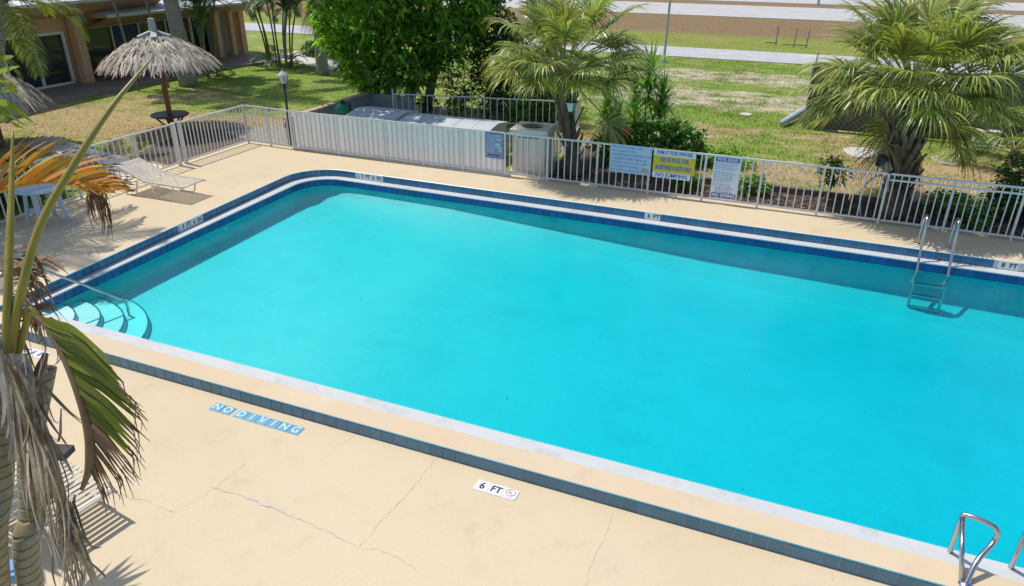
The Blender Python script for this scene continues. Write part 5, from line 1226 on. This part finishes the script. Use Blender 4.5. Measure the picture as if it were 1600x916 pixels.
for (P) in ([(38, 575), (80, 615), (110, 645), (140, 668)], [(60, 590), (74, 625), (82, 655), (96, 660)], [(45, 600), (78, 660), (100, 690), (105, 702)], [(55, 640), (84, 690), (104, 722), (118, 746)], [(68, 560), (62, 590), (66, 640), (60, 660)], [(60, 660), (92, 690), (98, 640), (104, 650)], [(90, 500), (88, 540), (92, 560), (85, 570)], [(60, 490), (62, 520), (70, 548), (66, 570)], [(110, 815), (138, 850), (150, 856), (160, 855)], [(104, 850), (140, 880), (165, 900), (160, 905)]):
    for k in range(2): ribbon_leaf(b, [atr(x + rr.uniform(-3, 3), y + rr.uniform(-3, 3), 3.4) for x, y in P], rr.uniform(.006, .012), rr.uniform(-1, 1))
b.build('dead_leaflets', M_grey, fp_)
b = MB()      # grey sheath strips round the crown base
for i in range(26):
    x0 = rr.uniform(-6, 40); hang(b, x0, rr.uniform(548, 580), x0 + rr.uniform(-4, 22), rr.uniform(640, 730), 3.40, 3.44, rr.uniform(.02, .05), rr.uniform(-.01, .02), rr.uniform(-.4, .4))
b.build('dead_sheath', mat('pale_dead_sheath', (.40, .37, .35), (.27, .235, .20), 9, .85, .3, 40, rand='isl', rv=.3), fp_)
for (x0, y0, x1, y1, w0) in ((44, 640, 41, 560, .035), (52, 605, 72, 552, .026)):
    b = MB(); p, q = atr(x0, y0, 3.5), atr(x1, y1, 3.46); b.tube([p, p.lerp(q, .6), q], [w0 * .6, w0 * .8, w0 * .35], 7); b.build('cut_stub', M_grey if w0 > .03 else M_boot, fp_)
b = MB()      # brown dry strands beside the stalks
for i in range(75):
    x0, y0 = rr.uniform(-5, 50), rr.uniform(395, 520); a = rr.uniform(-.6, 1.2); L = rr.uniform(25, 70); P = [(x0, y0), (x0 + L * .5 * math.cos(a), y0 - 6 + L * .4 * math.sin(a)), (x0 + L * math.cos(a), y0 + L * (.35 + math.sin(a)))]
    ribbon_leaf(b, [atr(x, y, 3.62 + rr.uniform(-.1, .15)) for x, y in P], rr.uniform(.008, .02), rr.uniform(-1, 1))
b.build('dry_strands', M_drybrown, fp_)
# orange frond
on = [atr(-60, 318, 3.9), atr(-10, 300, 4.0), atr(40, 288, 4.1), atr(90, 284, 4.2), atr(130, 288, 4.3), atr(160, 294, 4.35)]; rs = smooth_path(on, 8)
b = MB(); b.tube(rs, [.016 * (1 - .7 * i / len(rs)) for i in range(len(rs))], 6); b.build('orange_rachis', M_orange, fp_, True)
b = MB(); bb_ = MB()
for i in range(58):
    f = i / 57; s0 = rs[int(f * (len(rs) - 1))]; L = (.26 + .13 * math.sin(PI * min(1, f * .9 + .1))) * rr.uniform(.8, 1.1) * (1 - .45 * f)
    for sgn in ((1, -1) if f > .62 else (1,)):
        if i % 3 == 1 and f < .6: continue
        d = (CR * (.55 + .75 * f) + CU * (1.1 - 1.05 * f) * sgn + CF * rr.uniform(-.2, .35)).normalized() if sgn > 0 else (CR * 1.0 - CU * rr.uniform(.0, .35) - CF * rr.uniform(.3, .8)).normalized()
        P = blade_pts(s0, d, L if sgn > 0 else L * .8, .45 if sgn > 0 else .5, 4); ribbon_leaf(b, P, .022, rr.uniform(-.7, .7), (.6, 1, 1, .8, .5, .1))
        if sgn > 0: bb_.tube([P[-1], P[-1] + (P[-1] - P[-2]) * .5 + CR * rr.uniform(-.01, .02)], [.005, .001], 3)
b.build('orange_leaflets', M_orange, fp_)
for i in range(34):
    f = rr.random(); p = rs[-1 - int(f * 8)]; x0, y0 = 120 + 40 * rr.random(), 294 + 12 * rr.random(); L = rr.uniform(20, 78)
    ribbon_leaf(bb_, [p, atr(x0 + L * .25, y0 + L * .3, 4.3), atr(x0 + L * .35, y0 + L * .75, 4.3), atr(x0 + L * .34 + rr.uniform(-6, 10), y0 + L, 4.28)], rr.uniform(.005, .011), rr.uniform(-1, 1))
b2 = bb_.build('dry_tips', M_drybrown, fp_); b2['kind'] = 'stuff'
# yellow-green leaflets at the left edge
b = MB()
for (P, w) in (([(-40, 100), (0, 92), (22, 88)], .03), ([(-40, 125), (0, 112), (14, 108), (30, 104)], .035), ([(-40, 150), (-5, 142), (15, 140), (28, 145)], .035), ([(-40, 165), (-5, 160), (20, 168), (52, 192)], .04), ([(-40, 180), (-5, 172), (20, 184), (44, 200)], .04), ([(-40, 190), (-10, 180), (12, 190), (36, 200)], .035), ([(-40, 120), (0, 124), (18, 132), (30, 150)], .03)):
    ribbon_leaf(b, [atr(x, y, 3.0 + rr.uniform(0, .25)) for x, y in P], w * .7, rr.uniform(-.4, .4), (1, 1, 1, .9, .6, .1))
b.build('yellow_leaflets', mat('yellow_green_leaf', (.24, .28, .02), (.12, .20, .02), 6, .4, rand='isl', rv=.3, trans=.4), fp_)
